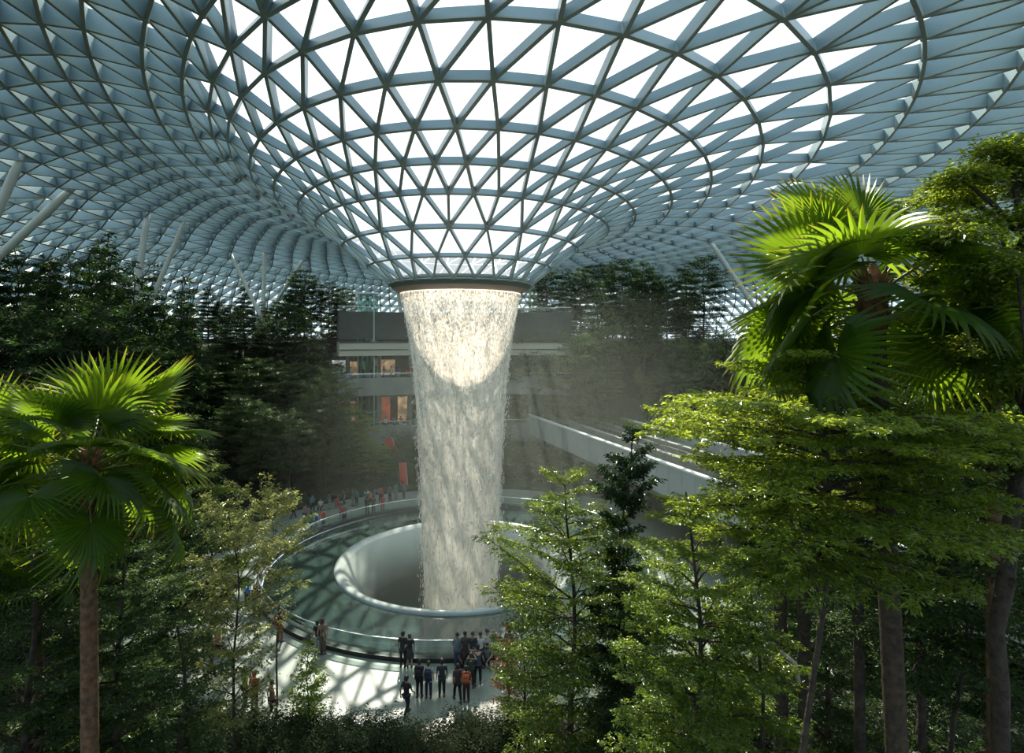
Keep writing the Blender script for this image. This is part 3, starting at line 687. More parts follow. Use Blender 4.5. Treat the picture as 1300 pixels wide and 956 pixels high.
def skirt_mesh(J):
    m = MB(); p = J['pel']; m.revolve([(.12, 1.02), (.15, .95), (.19, .75), (.24, .55), (.235, .54), (.14, .9)], 16); return m.mesh('skirt')
PM = {p: make_person(p) for p in ('stand', 'photo', 'around', 'walk', 'lean', 'crouch', 'sit')}
SK = skirt_mesh(PM['stand']['J'])
_mc = {}
def flat(col, rough=.8):
    k = (tuple(col), rough)
    if k not in _mc: _mc[k] = mat('cloth_%d' % len(_mc), col, rough, noise=.15, nscale=6)
    return _mc[k]
SKIN = [flat((.38, .22, .14), .5), flat((.50, .31, .21), .5), flat((.24, .14, .09), .5)]
HAIR = [flat((.012, .010, .009), .45), flat((.05, .03, .02), .5)]
def person(loc, pose, face, shirt, legs, label, scale=1.0, skirt=False, group=None, k=0, hood=None):
    """face: heading in degrees, 0 = away from the camera"""
    rc = math.hypot(loc[0]-CX, loc[1]-CY)
    if 9 < rc < 14.95: loc = Vector((CX+(loc[0]-CX)*14.95/rc, CY+(loc[1]-CY)*14.95/rc, loc[2]))     # outside the balustrade
    P = PM[pose]; root = empty('person', loc, math.radians(-face)); root.scale = (scale,)*3
    tag(root, label, 'person', group)
    def put(n, me, mt):
        o = bpy.data.objects.new(n, me); C.objects.link(o); o.parent = root
        if not me.materials: me.materials.append(None)
        o.material_slots[0].link = 'OBJECT'; o.material_slots[0].material = mt; return o
    put('body', P['body'], SKIN[k % 3]); put('shirt', P['shirt'], flat(shirt))
    if skirt: put('skirt', SK, flat(legs))
    else: put('trousers', P['trousers'], flat(legs))
    put('hair' if hood is None else 'hood', P['hair'], HAIR[k % 2] if hood is None else flat(hood)); [put('shoe', q, flat((.05, .05, .055))) for q in P['shoes']]
    return root
def backpack(loc, face, col, label, z=1.02, s=1.0):
    t = math.radians(-face); root = empty('backpack', (loc[0]+.20*math.sin(t)*s, loc[1]-.20*math.cos(t)*s, loc[2]+z*s), t); root.scale = (s,)*3
    tag(root, label, 'backpack')
    m = MB(); m.box((0, 0, .20), (.30, .15, .44), 0, .06); m.build('bag_body', flat(col), root, True)
    m = MB(); m.box((0, -.095, .12), (.22, .06, .22), 0, .025); m.build('front_pocket', flat(tuple(c*.7 for c in col)), root, True)
    m = MB()
    for s_ in (-1, 1): m.tube([(s_*.09, .07, .38), (s_*.13, .20, .44), (s_*.14, .32, .36), (s_*.15, .30, .15), (s_*.14, .12, .02)], .018, 6)
    m.build('strap', flat((.04, .04, .05)), root)
BLK, NAVY, WHT, GRY, JEAN = (.02, .02, .022), (.02, .03, .07), (.62, .62, .60), (.22, .24, .25), (.06, .09, .16)
near = [ # px, foot y, pose, heading, shirt, legs, scale, skirt, skin, label
 (515, 840, 'stand', 8, BLK, BLK, 1.03, 0, 0, 'tall person in black at the balustrade, left one of the couple looking at the pool'),
 (522.5, 842, 'stand', -8, BLK, (.03, .03, .035), .97, 1, 1, 'person in a black skirt, right one of the couple at the balustrade'),
 (581, 838, 'stand', 170, (.14, .17, .20), JEAN, 1.0, 0, 0, 'person in grey-blue shirt and jeans, leftmost in the back row of posers'),
 (590, 836, 'stand', 185, (.05, .05, .055), BLK, 1.02, 0, 2, 'person in dark tee shirt, second in the back row of posers'),
 (599, 836, 'stand', 178, (.03, .035, .05), (.35, .33, .28), 1.0, 0, 1, 'person in dark top and pale shorts, middle of the back row of posers'),
 (608, 836, 'stand', 182, WHT, BLK, .98, 0, 0, 'person in white tee shirt and black trousers, fourth in the back row of posers'),
 (616, 835, 'around', 175, (.55, .52, .46), (.04, .05, .09), 1.05, 0, 1, 'tallest person in a pale shirt, rightmost in the back row of posers'),
 (589, 843, 'crouch', 180, (.05, .035, .03), BLK, 1.0, 0, 2, 'person crouching in dark brown, left of the front row of the posing group'),
 (601, 843, 'crouch', 175, (.03, .06, .07), BLK, 1.0, 0, 0, 'person crouching in dark teal, middle of the front row of the posing group'),
 (618, 841, 'crouch', 190, (.18, .20, .22), BLK, 1.0, 0, 1, 'person crouching in grey, right of the front row of the posing group'),
 (607, 868, 'lean', -6, (.02, .03, .05), (.02, .025, .04), 1.05, 0, 0, 'person in navy leaning forward to photograph the posing group'),
 (598, 873, 'photo', 4, (.03, .07, .04), BLK, .95, 0, 1, 'person in dark green raising a phone behind the leaning photographer'),
 (592, 891, 'stand', 2, (.28, .05, .04), (.05, .02, .02), .95, 0, 0, 'person with a red and orange backpack in the crowd at the bottom'),
 (581, 890, 'walk', -20, (.05, .03, .035), BLK, .98, 0, 2, 'person in dark maroon walking left of the one with the red backpack'),
 (532.5, 885, 'stand', 8, BLK, BLK, 1.0, 0, 0, 'person in black carrying a black backpack, leftmost of three at the bottom centre'),
 (544, 886, 'stand', 0, (.45, .47, .48), NAVY, .98, 0, 1, 'person in a white tee shirt with a dark backpack, middle of bottom centre three'),
 (561, 884, 'stand', -10, (.03, .04, .055), BLK, 1.0, 0, 2, 'person in dark blue, rightmost of three at the bottom centre'),
 (516, 908, 'walk', 30, BLK, BLK, 1.0, 0, 0, 'person in black nearest the camera on the plaza'),
 (643, 834, 'stand', 20, NAVY, NAVY, 1.03, 0, 0, 'person in navy standing at the balustrade beside the reddish shrub'),
 (314, 769, 'stand', -60, (.03, .22, .55), (.05, .06, .08), .98, 0, 1, 'person in a bright blue top at the left of the plaza'),
 (330, 781, 'stand', 30, (.45, .33, .07), (.22, .15, .06), 1.05, 0, 2, 'person in yellow patterned clothes on the left plaza'),
 (337.5, 776, 'stand', 200, (.10, .07, .05), (.30, .17, .12), 1.0, 0, 1, 'person in brown standing behind the one in yellow'),
 (350, 780, 'walk', -10, (.42, .20, .35), BLK, 1.0, 0, 0, 'person in a pink shirt and black trousers near the balustrade'),
 (355.5, 815, 'photo', 20, (.12, .07, .05), (.28, .12, .07), 1.0, 0, 1, 'person with both arms raised taking a photograph on the left plaza'),
 (403, 829, 'stand', 15, BLK, (.30, .36, .40), .98, 0, 0, 'person in a black top and pale trousers, left of three at the left balustrade'),
 (411, 829, 'stand', -15, (.26, .20, .15), (.16, .12, .09), 1.06, 0, 1, 'tall person in tan, middle of three at the left balustrade'),
 (418, 824, 'stand', 60, (.20, .11, .08), (.10, .08, .07), 1.0, 0, 1, 'person in brown, right of three at the left balustrade'),
 (323, 902, 'stand', 10, (.50, .03, .04), BLK, 1.0, 0, 0, 'person in a red hooded top at the bottom left of the plaza'),
 (311, 897, 'stand', 40, (.35, .48, .08), BLK, 1.0, 0, 0, 'person in a lime green top at the bottom left of the plaza'),
 (345, 914, 'walk', 60, (.30, .16, .11), BLK, 1.0, 0, 1, 'person in a rust coloured top at the bottom beside the young tree'),
 (250, 826, 'sit', 60, (.25, .03, .03), BLK, 1.0, 0, 0, 'person in dark red sitting on the left stone bench'),
 (258, 824, 'sit', 80, (.05, .05, .06), (.10, .07, .06), 1.0, 0, 1, 'person in black sitting on the right end of the left stone bench'),
 (274, 830, 'sit', 100, (.45, .16, .16), BLK, 1.0, 0, 1, 'person in pink seated alone under the pale tree'),
 (395, 676, 'stand', 30, (.04, .35, .17), NAVY, 1.0, 0, 0, 'person in a green shirt on the far left path'),
 (403, 675, 'stand', 0, (.70, .72, .75), JEAN, 1.0, 0, 1, 'person in white on the far left path'),
 (410.5, 671, 'stand', -60, (.50, .10, .05), NAVY, 1.0, 0, 0, 'person in a red shirt on the far left path beside the one in white'),
 (387, 664, 'stand', 40, (.50, .22, .25), BLK, 1.0, 0, 0, 'person in pale pink on the far left path'),
 (372, 658, 'walk', 60, (.35, .06, .06), BLK, 1.0, 0, 0, 'person in dark red at the far left edge of the path'),
 (436, 664, 'stand', 0, (.50, .07, .08), BLK, 1.0, 0, 0, 'person in a red top at the far balustrade'),
 (440.5, 663, 'stand', 30, (.25, .25, .27), BLK, 1.0, 0, 0, 'person in grey beside the red top at the far balustrade'),
 (477, 660, 'stand', 0, NAVY, BLK, 1.05, 0, 0, 'person in navy at the far balustrade, left of a pair'),
 (487, 660, 'stand', 10, (.09, .08, .07), BLK, 1.05, 0, 0, 'person in dark brown at the far balustrade, right of a pair'),
 (504, 662, 'stand', 0, (.55, .04, .05), (.4, .05, .05), 1.0, 0, 0, 'person in bright red at the far balustrade just left of the fall'),
 (465, 645, 'stand', 20, (.05, .16, .22), BLK, 1.0, 0, 0, 'person in teal standing at the back of the far plaza'),
 (470.5, 644, 'walk', 70, (.70, .30, .05), BLK, 1.0, 0, 0, 'person in orange at the back of the far plaza')]
for k, (px, py, po, hd, sh, lg, sc, skt, sk, lab) in enumerate(near):
    person(on_floor(px, py), po, hd, sh, lg, lab, sc, bool(skt), 'visitors on the plaza', sk, hood=(.5, .03, .04) if 'hooded' in lab else None)
for px, py, hd, col, lab in ((532.5, 885, 8, (.02, .02, .02), 'black backpack worn by the person in black at the bottom centre'), (544, 886, 0, (.03, .04, .07), 'navy backpack worn over a white tee shirt at the bottom centre'),
     (592, 891, 2, (.55, .14, .05), 'red and orange backpack at the bottom centre'), (355.5, 815, 20, (.40, .09, .08), 'reddish backpack on the person photographing with raised arms'), (403, 675, 0, (.05, .07, .30), 'blue backpack worn by the person in white on the far left path')):
    backpack(on_floor(px, py), hd, col, lab)
far_cols = [(.05, .20, .25), (.60, .60, .58), (.04, .10, .30), (.45, .08, .06), (.10, .10, .11), (.06, .28, .22)]
rr = random.Random(3)
for k in range(13):
    px = 398+k*9.5+rr.uniform(-2.5, 2.5); py = 650-k*1.4+rr.uniform(-2, 2)
    person(on_floor(px, py), rr.choice(['stand', 'walk', 'sit' if k < 4 else 'stand']), rr.uniform(-180, 180), far_cols[k % 6], [BLK, NAVY, GRY][k % 3], 'small distant visitor at the back edge of the plaza left of the fall', 1.0, False, 'distant visitors at the back of the plaza', k)
for lev, (zf, n_) in enumerate(((11.7, 12), (5.0, 12))):
    for k in range(n_):
        a = -31+k*1.6+rr.uniform(-.6, .6)
        person(Vector(polar(34.6+rr.uniform(0, .6), a, zf)), rr.choice(['stand', 'walk', 'photo']), 180+rr.uniform(-60, 60), far_cols[(k+lev) % 6], [BLK, NAVY, GRY][k % 3],
               'tiny visitor standing at the %s gallery parapet left of the fall' % ('upper' if lev == 0 else 'lower'), 1.0, False, 'visitors on the %s gallery' % ('upper' if lev == 0 else 'lower'), k)
# benches
for px, py, lab in ((249, 829, 'low dark stone bench under the pale tree at the left of the plaza'), (274, 833, 'short dark stone bench where a person in pink sits')):
    p = on_floor(px, py); root = empty('stone_bench', (p.x, p.y, 0), .2); tag(root, lab, 'bench')
    m = MB(); m.box((.15, .12, .40), (1.5 if px < 260 else .8, .5, .12), 0, .03); m.build('seat', M['curb'], root)
    for s_ in (-1, 1): m = MB(); m.box((.15+s_*(.5 if px < 260 else .25), .12, .17), (.14, .4, .34), 0, .02); m.build('leg', M['curb'], root)
# ------------------------------------------------------------------ vegetation
def leaves_mesh(name, c, d, n, L, Wd, fold=.18):
    d = d/np.linalg.norm(d, axis=1)[:, None]; s = np.cross(n, d); s /= np.maximum(np.linalg.norm(s, axis=1), 1e-6)[:, None]; n = np.cross(d, s)
    L = L[:, None]; Wd = Wd[:, None]
    V = np.stack([c, c+d*L*.45+s*Wd/2+n*Wd*fold, c+d*L-n*L*.08, c+d*L*.45-s*Wd/2+n*Wd*fold], 1).reshape(-1, 3)
    return np_mesh(name, V, np.arange(len(c)*4).reshape(-1, 4))
def branch_curve(p0, az, L, rise, droop, n=6, r=None):
    pts = []
    for i in range(n+1):
        t = i/n; z = rise*L*t-droop*L*t*t
        a = az+.25*math.sin(3*t+(r or 0))
        pts.append(p0+Vector((math.cos(a)*L*t, math.sin(a)*L*t, z)))
    return pts
def make_tree(seed, H, base, prof, tiers, per, leafL, nleaf, rise=.25, droop=.15, thick=.014, lean=0.0, asp=.42, spread=.5, flat_=.55, sec=.34):
    """H height, base = bare trunk fraction, prof(t) crown radius over the crown's height"""
    r = random.Random(seed); g = np.random.default_rng(seed)
    tk = MB(); n = 9; pts = [Vector((lean*H*(i/n)**1.5+.02*H*math.sin(i*.9+seed)*(i/n), .015*H*math.sin(i*1.3+seed*2)*(i/n), H*.97*i/n)) for i in range(n+1)]
    R0 = thick*H; tk.tube(pts, [R0*1.25 if i == 0 else R0*(1-.85*i/n) for i in range(n+1)], 9)
    def trunk(t): f = t*n; i = min(int(f), n-1); return pts[i].lerp(pts[i+1], f-i)
    br = MB(); C_, D_, N_ = [], [], []; segs = []
    for k in range(tiers):
        t = k/(tiers-1); h = base+(1-base)*(t*.96); R = prof(t)
        m_ = max(3, int(round(per*(.6+.4*R/max(.1, prof(.35)))))); a0 = r.uniform(0, 6.28)
        for j in range(m_):
            az = a0+2*PI*j/m_+r.uniform(-.4, .4); L = R*r.uniform(.72, 1.12); p0 = trunk(min(.99, h+r.uniform(-.02, .02)))
            cv = branch_curve(p0, az, L, rise*r.uniform(.6, 1.4)*(1+.8*t), droop*r.uniform(.5, 1.5), 5, r.uniform(0, 6))
            br.tube(cv, [R0*.30*(1-.6*t)*(1-.85*i/5)+.004 for i in range(6)], 5, False)
            step = max(.22, L*.10); q = L*.22
            while q < L*1.01:
                f = q/L*5; i = min(int(f), 4); p = cv[i].lerp(cv[i+1], f-i); d = (cv[i+1]-cv[i]).normalized()
                for s_ in (-1, 1):
                    w = Vector((d.x*math.cos(s_*.85)-d.y*math.sin(s_*.85), d.x*math.sin(s_*.85)+d.y*math.cos(s_*.85), d.z*.5+r.uniform(-.12, .12)))
                    ls = L*sec*(1.15-.75*q/L)*r.uniform(.7, 1.2)+leafL
                    segs.append((p, w, ls))
                q += step*r.uniform(.8, 1.2)
    S0 = np.array([s[0] for s in segs]); SW = np.array([s[1] for s in segs]); SL = np.array([s[2] for s in segs])
    for i in range(0, len(segs), 3):
        s = segs[i]
        if s[2] > .5: br.tube([s[0], s[0]+s[1]*s[2]*.9], [.012+.003*s[2], .004], 3, False)
    k = g.choice(len(segs), nleaf, p=SL/SL.sum()); t = g.random(nleaf)
    c = S0[k]+SW[k]*(SL[k]*t)[:, None]+g.normal(0, 1, (nleaf, 3))*np.array([leafL*spread, leafL*spread, leafL*spread*flat_])
    a = g.uniform(-1.3, 1.3, nleaf); w = SW[k]
    d = np.stack([w[:, 0]*np.cos(a)-w[:, 1]*np.sin(a), w[:, 0]*np.sin(a)+w[:, 1]*np.cos(a), g.normal(-.15, .35, nleaf)], 1)
    nn = np.stack([g.normal(0, .62, nleaf), g.normal(0, .62, nleaf), np.ones(nleaf)], 1)
    L = leafL*g.uniform(.65, 1.25, nleaf)
    return dict(trunk=tk.mesh('trunk'), branches=br.mesh('branches'), foliage=leaves_mesh('foliage', c, d, nn, L, L*asp), H=H)
def place_tree(name, T, loc, rz, sc, leaf, label, cat='tree', group=None, bark='bark_far', sxy=1.0):
    root = empty(name, loc, rz); root.scale = (sc*sxy, sc*sxy, sc); tag(root, label, cat, group)
    for part, mt in (('trunk', M[bark]), ('branches', M[bark]), ('foliage', M[leaf])):
        o = bpy.data.objects.new(part, T[part]); C.objects.link(o); o.parent = root
        if not T[part].materials: T[part].materials.append(None)
        o.material_slots[0].link = 'OBJECT'; o.material_slots[0].material = mt
    return root
cone = lambda R: (lambda t: R*(1.02-t)**.75*min(1, .45+2.5*t))
oval = lambda R: (lambda t: R*max(.12, math.sin(PI*min(.97, t*.82+.17)))**.7)
umb = lambda R: (lambda t: R*(.55+.5*math.sin(PI*(t*.75+.1)))*(1 if t < .85 else .6))
FAR = [make_tree(11, 13, .16, cone(3.0), 13, 6, .32, 9000, .15, .22, .011), make_tree(12, 13, .22, oval(3.4), 11, 6, .32, 10000, .28, .2, .012),
       make_tree(13, 13, .12, cone(2.3), 15, 6, .28, 8500, .1, .25, .010), make_tree(14, 13, .30, umb(3.8), 9, 7, .32, 10000, .3, .18, .013)]
SHR = [make_tree(31, 2.4, .05, oval(1.3), 7, 7, .17, 1500, .5, .1, .012, spread=.8, flat_=1), make_tree(32, 2.4, .05, umb(1.5), 6, 7, .22, 1200, .6, .25, .012, spread=.8, flat_=1, asp=.3),
       make_tree(33, 3.2, .1, cone(1.1), 9, 6, .16, 1600, .35, .1, .012, spread=.7, flat_=1)]
r3 = random.Random(5)
occupied = []
def scatter_tree(px, d, top, kinds, leaf, label, group, bark='bark_far', wmul=1.0):
    """a tree whose crown tip reaches pixel row `top` when standing at depth d"""
    p = at(px, top, d); g = gh(p.x, p.y); h = p.z-g
    if h < 2.5: return None
    T = FAR[r3.choice(kinds)]; sc = h/13.0
    return place_tree('forest_tree', T, (p.x, p.y, g-.1), r3.uniform(0, 6.28), sc, leaf, label, 'tree', group, bark, wmul*max(.75, min(1.5, (1/sc)**.45)))
# rows of the forest, far to near: (px from, px to, count, depth, tip row left, tip row right, kinds, leaf, label, group)
rows = [
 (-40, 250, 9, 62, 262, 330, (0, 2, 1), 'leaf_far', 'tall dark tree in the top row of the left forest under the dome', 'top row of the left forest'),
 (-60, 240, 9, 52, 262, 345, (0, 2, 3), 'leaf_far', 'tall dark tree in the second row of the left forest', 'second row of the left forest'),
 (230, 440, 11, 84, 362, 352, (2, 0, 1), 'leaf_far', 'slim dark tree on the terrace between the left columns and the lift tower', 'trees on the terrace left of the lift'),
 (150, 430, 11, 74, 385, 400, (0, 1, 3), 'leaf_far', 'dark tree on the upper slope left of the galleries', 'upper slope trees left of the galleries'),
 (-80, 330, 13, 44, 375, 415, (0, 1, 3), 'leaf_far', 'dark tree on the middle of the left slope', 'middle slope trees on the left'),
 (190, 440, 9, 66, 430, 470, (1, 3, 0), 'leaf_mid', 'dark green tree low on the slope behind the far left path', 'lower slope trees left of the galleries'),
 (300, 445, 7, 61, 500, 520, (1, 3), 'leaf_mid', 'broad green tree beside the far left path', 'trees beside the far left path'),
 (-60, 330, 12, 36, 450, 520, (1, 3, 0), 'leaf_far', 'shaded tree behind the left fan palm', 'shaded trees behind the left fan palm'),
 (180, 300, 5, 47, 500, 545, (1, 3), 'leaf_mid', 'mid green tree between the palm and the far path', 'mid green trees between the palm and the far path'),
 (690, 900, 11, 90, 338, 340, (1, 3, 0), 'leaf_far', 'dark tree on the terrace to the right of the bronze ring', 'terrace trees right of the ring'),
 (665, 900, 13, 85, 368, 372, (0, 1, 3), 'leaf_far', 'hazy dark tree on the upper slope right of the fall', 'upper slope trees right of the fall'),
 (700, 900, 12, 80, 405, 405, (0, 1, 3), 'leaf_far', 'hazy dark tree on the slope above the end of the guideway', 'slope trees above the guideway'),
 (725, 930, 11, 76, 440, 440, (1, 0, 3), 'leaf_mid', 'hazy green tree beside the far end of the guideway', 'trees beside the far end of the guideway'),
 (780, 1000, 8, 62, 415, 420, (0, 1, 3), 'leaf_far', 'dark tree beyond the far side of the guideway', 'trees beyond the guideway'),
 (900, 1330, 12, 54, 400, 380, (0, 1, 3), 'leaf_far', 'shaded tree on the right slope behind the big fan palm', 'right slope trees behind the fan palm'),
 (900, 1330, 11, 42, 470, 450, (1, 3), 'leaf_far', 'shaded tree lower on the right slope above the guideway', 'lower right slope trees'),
]
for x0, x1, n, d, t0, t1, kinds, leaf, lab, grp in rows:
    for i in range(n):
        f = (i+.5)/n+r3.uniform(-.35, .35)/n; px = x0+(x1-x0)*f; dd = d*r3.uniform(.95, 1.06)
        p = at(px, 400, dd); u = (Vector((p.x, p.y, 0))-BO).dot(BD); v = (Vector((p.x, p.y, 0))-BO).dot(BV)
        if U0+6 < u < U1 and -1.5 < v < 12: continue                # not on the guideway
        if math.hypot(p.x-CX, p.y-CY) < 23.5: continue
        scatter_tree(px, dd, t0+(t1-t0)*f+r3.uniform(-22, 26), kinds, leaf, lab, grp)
for px, d, top in ((446, 70, 515), (462, 68.5, 548), (484, 70, 560), (503, 69, 585), (520, 70, 600), (660, 70, 590), (684, 69, 575)):
    scatter_tree(px, d, top, (1, 3), 'leaf_near', 'small tree in the bed between the plaza and the galleries', 'small trees before the galleries')
# two crowns that stand out against the dome right of the ring
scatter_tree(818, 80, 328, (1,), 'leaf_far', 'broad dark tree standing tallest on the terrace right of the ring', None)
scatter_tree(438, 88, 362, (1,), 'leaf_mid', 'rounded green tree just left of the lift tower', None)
# shrubs on the slopes and round the plaza edge
for i in range(150):
    side = i % 3
    if side == 0: ang = r3.uniform(-150, -36); lab, grp = 'leafy shrub on the slope left of the plaza', 'shrubs on the left slope'
    elif side == 1: ang = r3.uniform(26, 150); lab, grp = 'leafy shrub on the slope right of the plaza', 'shrubs on the right slope'
    else: ang = r3.uniform(-36, 24); lab, grp = 'leafy shrub in the bed before the galleries', 'shrubs before the galleries'
    r_ = r3.uniform(23.5, 33) if side == 2 else r3.uniform(23.2, 38)
    x, y, _ = polar(r_, ang, 0)
    if y < 8: continue
    g = gh(x, y); T = SHR[r3.choice((0, 1, 2))]
    u = (Vector((x, y, 0))-BO).dot(BD); v = (Vector((x, y, 0))-BO).dot(BV); hmax = 1.4 if -1 < v < 11 else 9
    place_tree('shrub', T, (x, y, g-.05), r3.uniform(0, 6.28), min(hmax, r3.uniform(.8, 1.6)), r3.choice(('leaf_mid', 'leaf_far', 'leaf_mid')), lab, 'shrub', grp)

# ---- near trees, each of its own build
def near_tree(px, d, top, label, leaf, bark, H=None, **k):
    p = at(px, top, d); g = gh(p.x, p.y); h = p.z-g
    T = make_tree(k.pop('seed'), h, k.pop('base'), k.pop('prof'), k.pop('tiers'), k.pop('per'), k.pop('leafL'), k.pop('nleaf'), **k)
    return place_tree('leafy_tree', T, (p.x, p.y, g-.05), 0, 1, leaf, label, 'tree', None, bark)
near_tree(725, 20, 592, 'tree with flat sprays of small leaves overlapping the right rim of the pool', 'leaf_near', 'bark', seed=41, base=.10, prof=umb(2.7), tiers=12, per=7, leafL=.12, nleaf=52000, rise=.35, droop=.2, thick=.011)
near_tree(665, 23.5, 760, 'low tree with fresh leaves beside the posing group', 'leaf_near', 'bark', seed=42, base=.05, prof=oval(1.5), tiers=7, per=6, leafL=.12, nleaf=11000, rise=.5, droop=.2, thick=.012)
near_tree(645, 25.2, 785, 'small shrub with reddish leaves beside the person in navy', 'leaf_red', 'bark', seed=43, base=.05, prof=oval(.75), tiers=6, per=6, leafL=.14, nleaf=1300, rise=.6, droop=.1, thick=.012)
near_tree(792, 19.5, 520, 'slim upright tree with glossy dark leaves in front of the guideway', 'leaf_deep', 'bark', seed=44, base=.12, prof=lambda t: 1.15*(.55+.45*math.sin(PI*(.15+.8*t)))*(.75+.35*math.sin(t*17)), tiers=16, per=6, leafL=.16, nleaf=20000, rise=.5, droop=.1, thick=.008)
near_tree(1030, 8.9, 408, 'wide layered tree whose sunlit leaf tables fill the right centre below the fan palm', 'leaf_bright', 'bark', seed=45, base=.78, prof=umb(2.45), tiers=8, per=10, leafL=.075, nleaf=105000, rise=.14, droop=.12, thick=.007, sec=.38)
near_tree(880, 12.5, 600, 'rounded tree with bright glossy leaves at the lower right centre', 'leaf_near', 'bark', seed=46, base=.42, prof=oval(1.9), tiers=12, per=8, leafL=.085, nleaf=60000, rise=.35, droop=.2, thick=.010)
near_tree(800, 18.5, 720, 'bushy tree with dense green leaves at the bottom right of centre', 'leaf_mid', 'bark', seed=47, base=.08, prof=oval(2.1), tiers=10, per=8, leafL=.12, nleaf=34000, rise=.35, droop=.2, thick=.012)
near_tree(1165, 14, 430, 'shaded layered tree behind the fan palm trunk', 'leaf_mid', 'bark', seed=48, base=.55, prof=umb(3.4), tiers=11, per=8, leafL=.12, nleaf=52000, rise=.18, droop=.12, thick=.011)
near_tree(1262, 17, 500, 'shaded tree at the right edge above the guideway strips', 'leaf_mid', 'bark', seed=49, base=.5, prof=umb(3.2), tiers=10, per=8, leafL=.14, nleaf=32000, rise=.2, droop=.15, thick=.011)
near_tree(1050, 20, 640, 'dark understorey tree between the two straight trunks', 'leaf_mid', 'bark', seed=50, base=.1, prof=oval(2.6), tiers=8, per=7, leafL=.14, nleaf=30000, rise=.3, droop=.2, thick=.011)
near_tree(1215, 13.5, 700, 'dark understorey bush at the bottom right', 'leaf_mid', 'bark', seed=51, base=.05, prof=oval(1.9), tiers=7, per=7, leafL=.12, nleaf=22000, rise=.4, droop=.2, thick=.012)
near_tree(960, 12.5, 735, 'glossy understorey bush at the bottom right centre', 'leaf_near', 'bark', seed=52, base=.05, prof=oval(1.7), tiers=7, per=7, leafL=.10, nleaf=26000, rise=.4, droop=.2, thick=.010)
near_tree(298, 22.5, 632, 'slender tree with pale loose leaves at the left of the plaza', 'leaf_pale', 'bark', seed=53, base=.18, prof=umb(2.1), tiers=10, per=6, leafL=.14, nleaf=13000, rise=.55, droop=.25, thick=.007)
near_tree(352, 27, 622, 'slender tree with pale leaves reaching over the left of the pool', 'leaf_pale', 'bark', seed=54, base=.62, prof=umb(1.6), tiers=5, per=5, leafL=.15, nleaf=4500, rise=.6, droop=.2, thick=.005)
near_tree(268, 30, 560, 'light green layered tree behind the pale loose tree', 'leaf_near', 'bark', seed=55, base=.25, prof=cone(3.1), tiers=10, per=7, leafL=.16, nleaf=30000, rise=.2, droop=.15, thick=.008)
near_tree(391, 25.0, 804, 'young bushy tree with glossy leaves at the bottom of the plaza', 'leaf_near', 'bark', seed=56, base=.05, prof=cone(1.15), tiers=9, per=6, leafL=.15, nleaf=2600, rise=.5, droop=.15, thick=.010)
near_tree(205, 25, 590, 'shaded tree right of the left palm trunk', 'leaf_mid', 'bark', seed=57, base=.2, prof=oval(2.7), tiers=10, per=7, leafL=.15, nleaf=34000, rise=.3, droop=.2, thick=.012)
near_tree(150, 17, 640, 'dark tree with a straight trunk beside the left palm trunk', 'leaf_mid', 'bark', seed=58, base=.3, prof=oval(2.0), tiers=9, per=7, leafL=.12, nleaf=26000, rise=.3, droop=.2, thick=.012)
near_tree(35, 15, 600, 'dark leafy tree at the left edge below the palm crown', 'leaf_mid', 'bark', seed=59, base=.15, prof=oval(2.2), tiers=10, per=7, leafL=.12, nleaf=32000, rise=.3, droop=.2, thick=.012)
near_tree(230, 19, 730, 'leafy sapling left of the slender pale tree', 'leaf_mid', 'bark', seed=60, base=.1, prof=oval(1.3), tiers=8, per=6, leafL=.13, nleaf=9000, rise=.35, droop=.2, thick=.012)
near_tree(60, 24, 470, 'tall shaded tree rising behind the left palm crown', 'leaf_far', 'bark', seed=61, base=.3, prof=oval(3.0), tiers=10, per=7, leafL=.17, nleaf=28000, rise=.3, droop=.2, thick=.011)

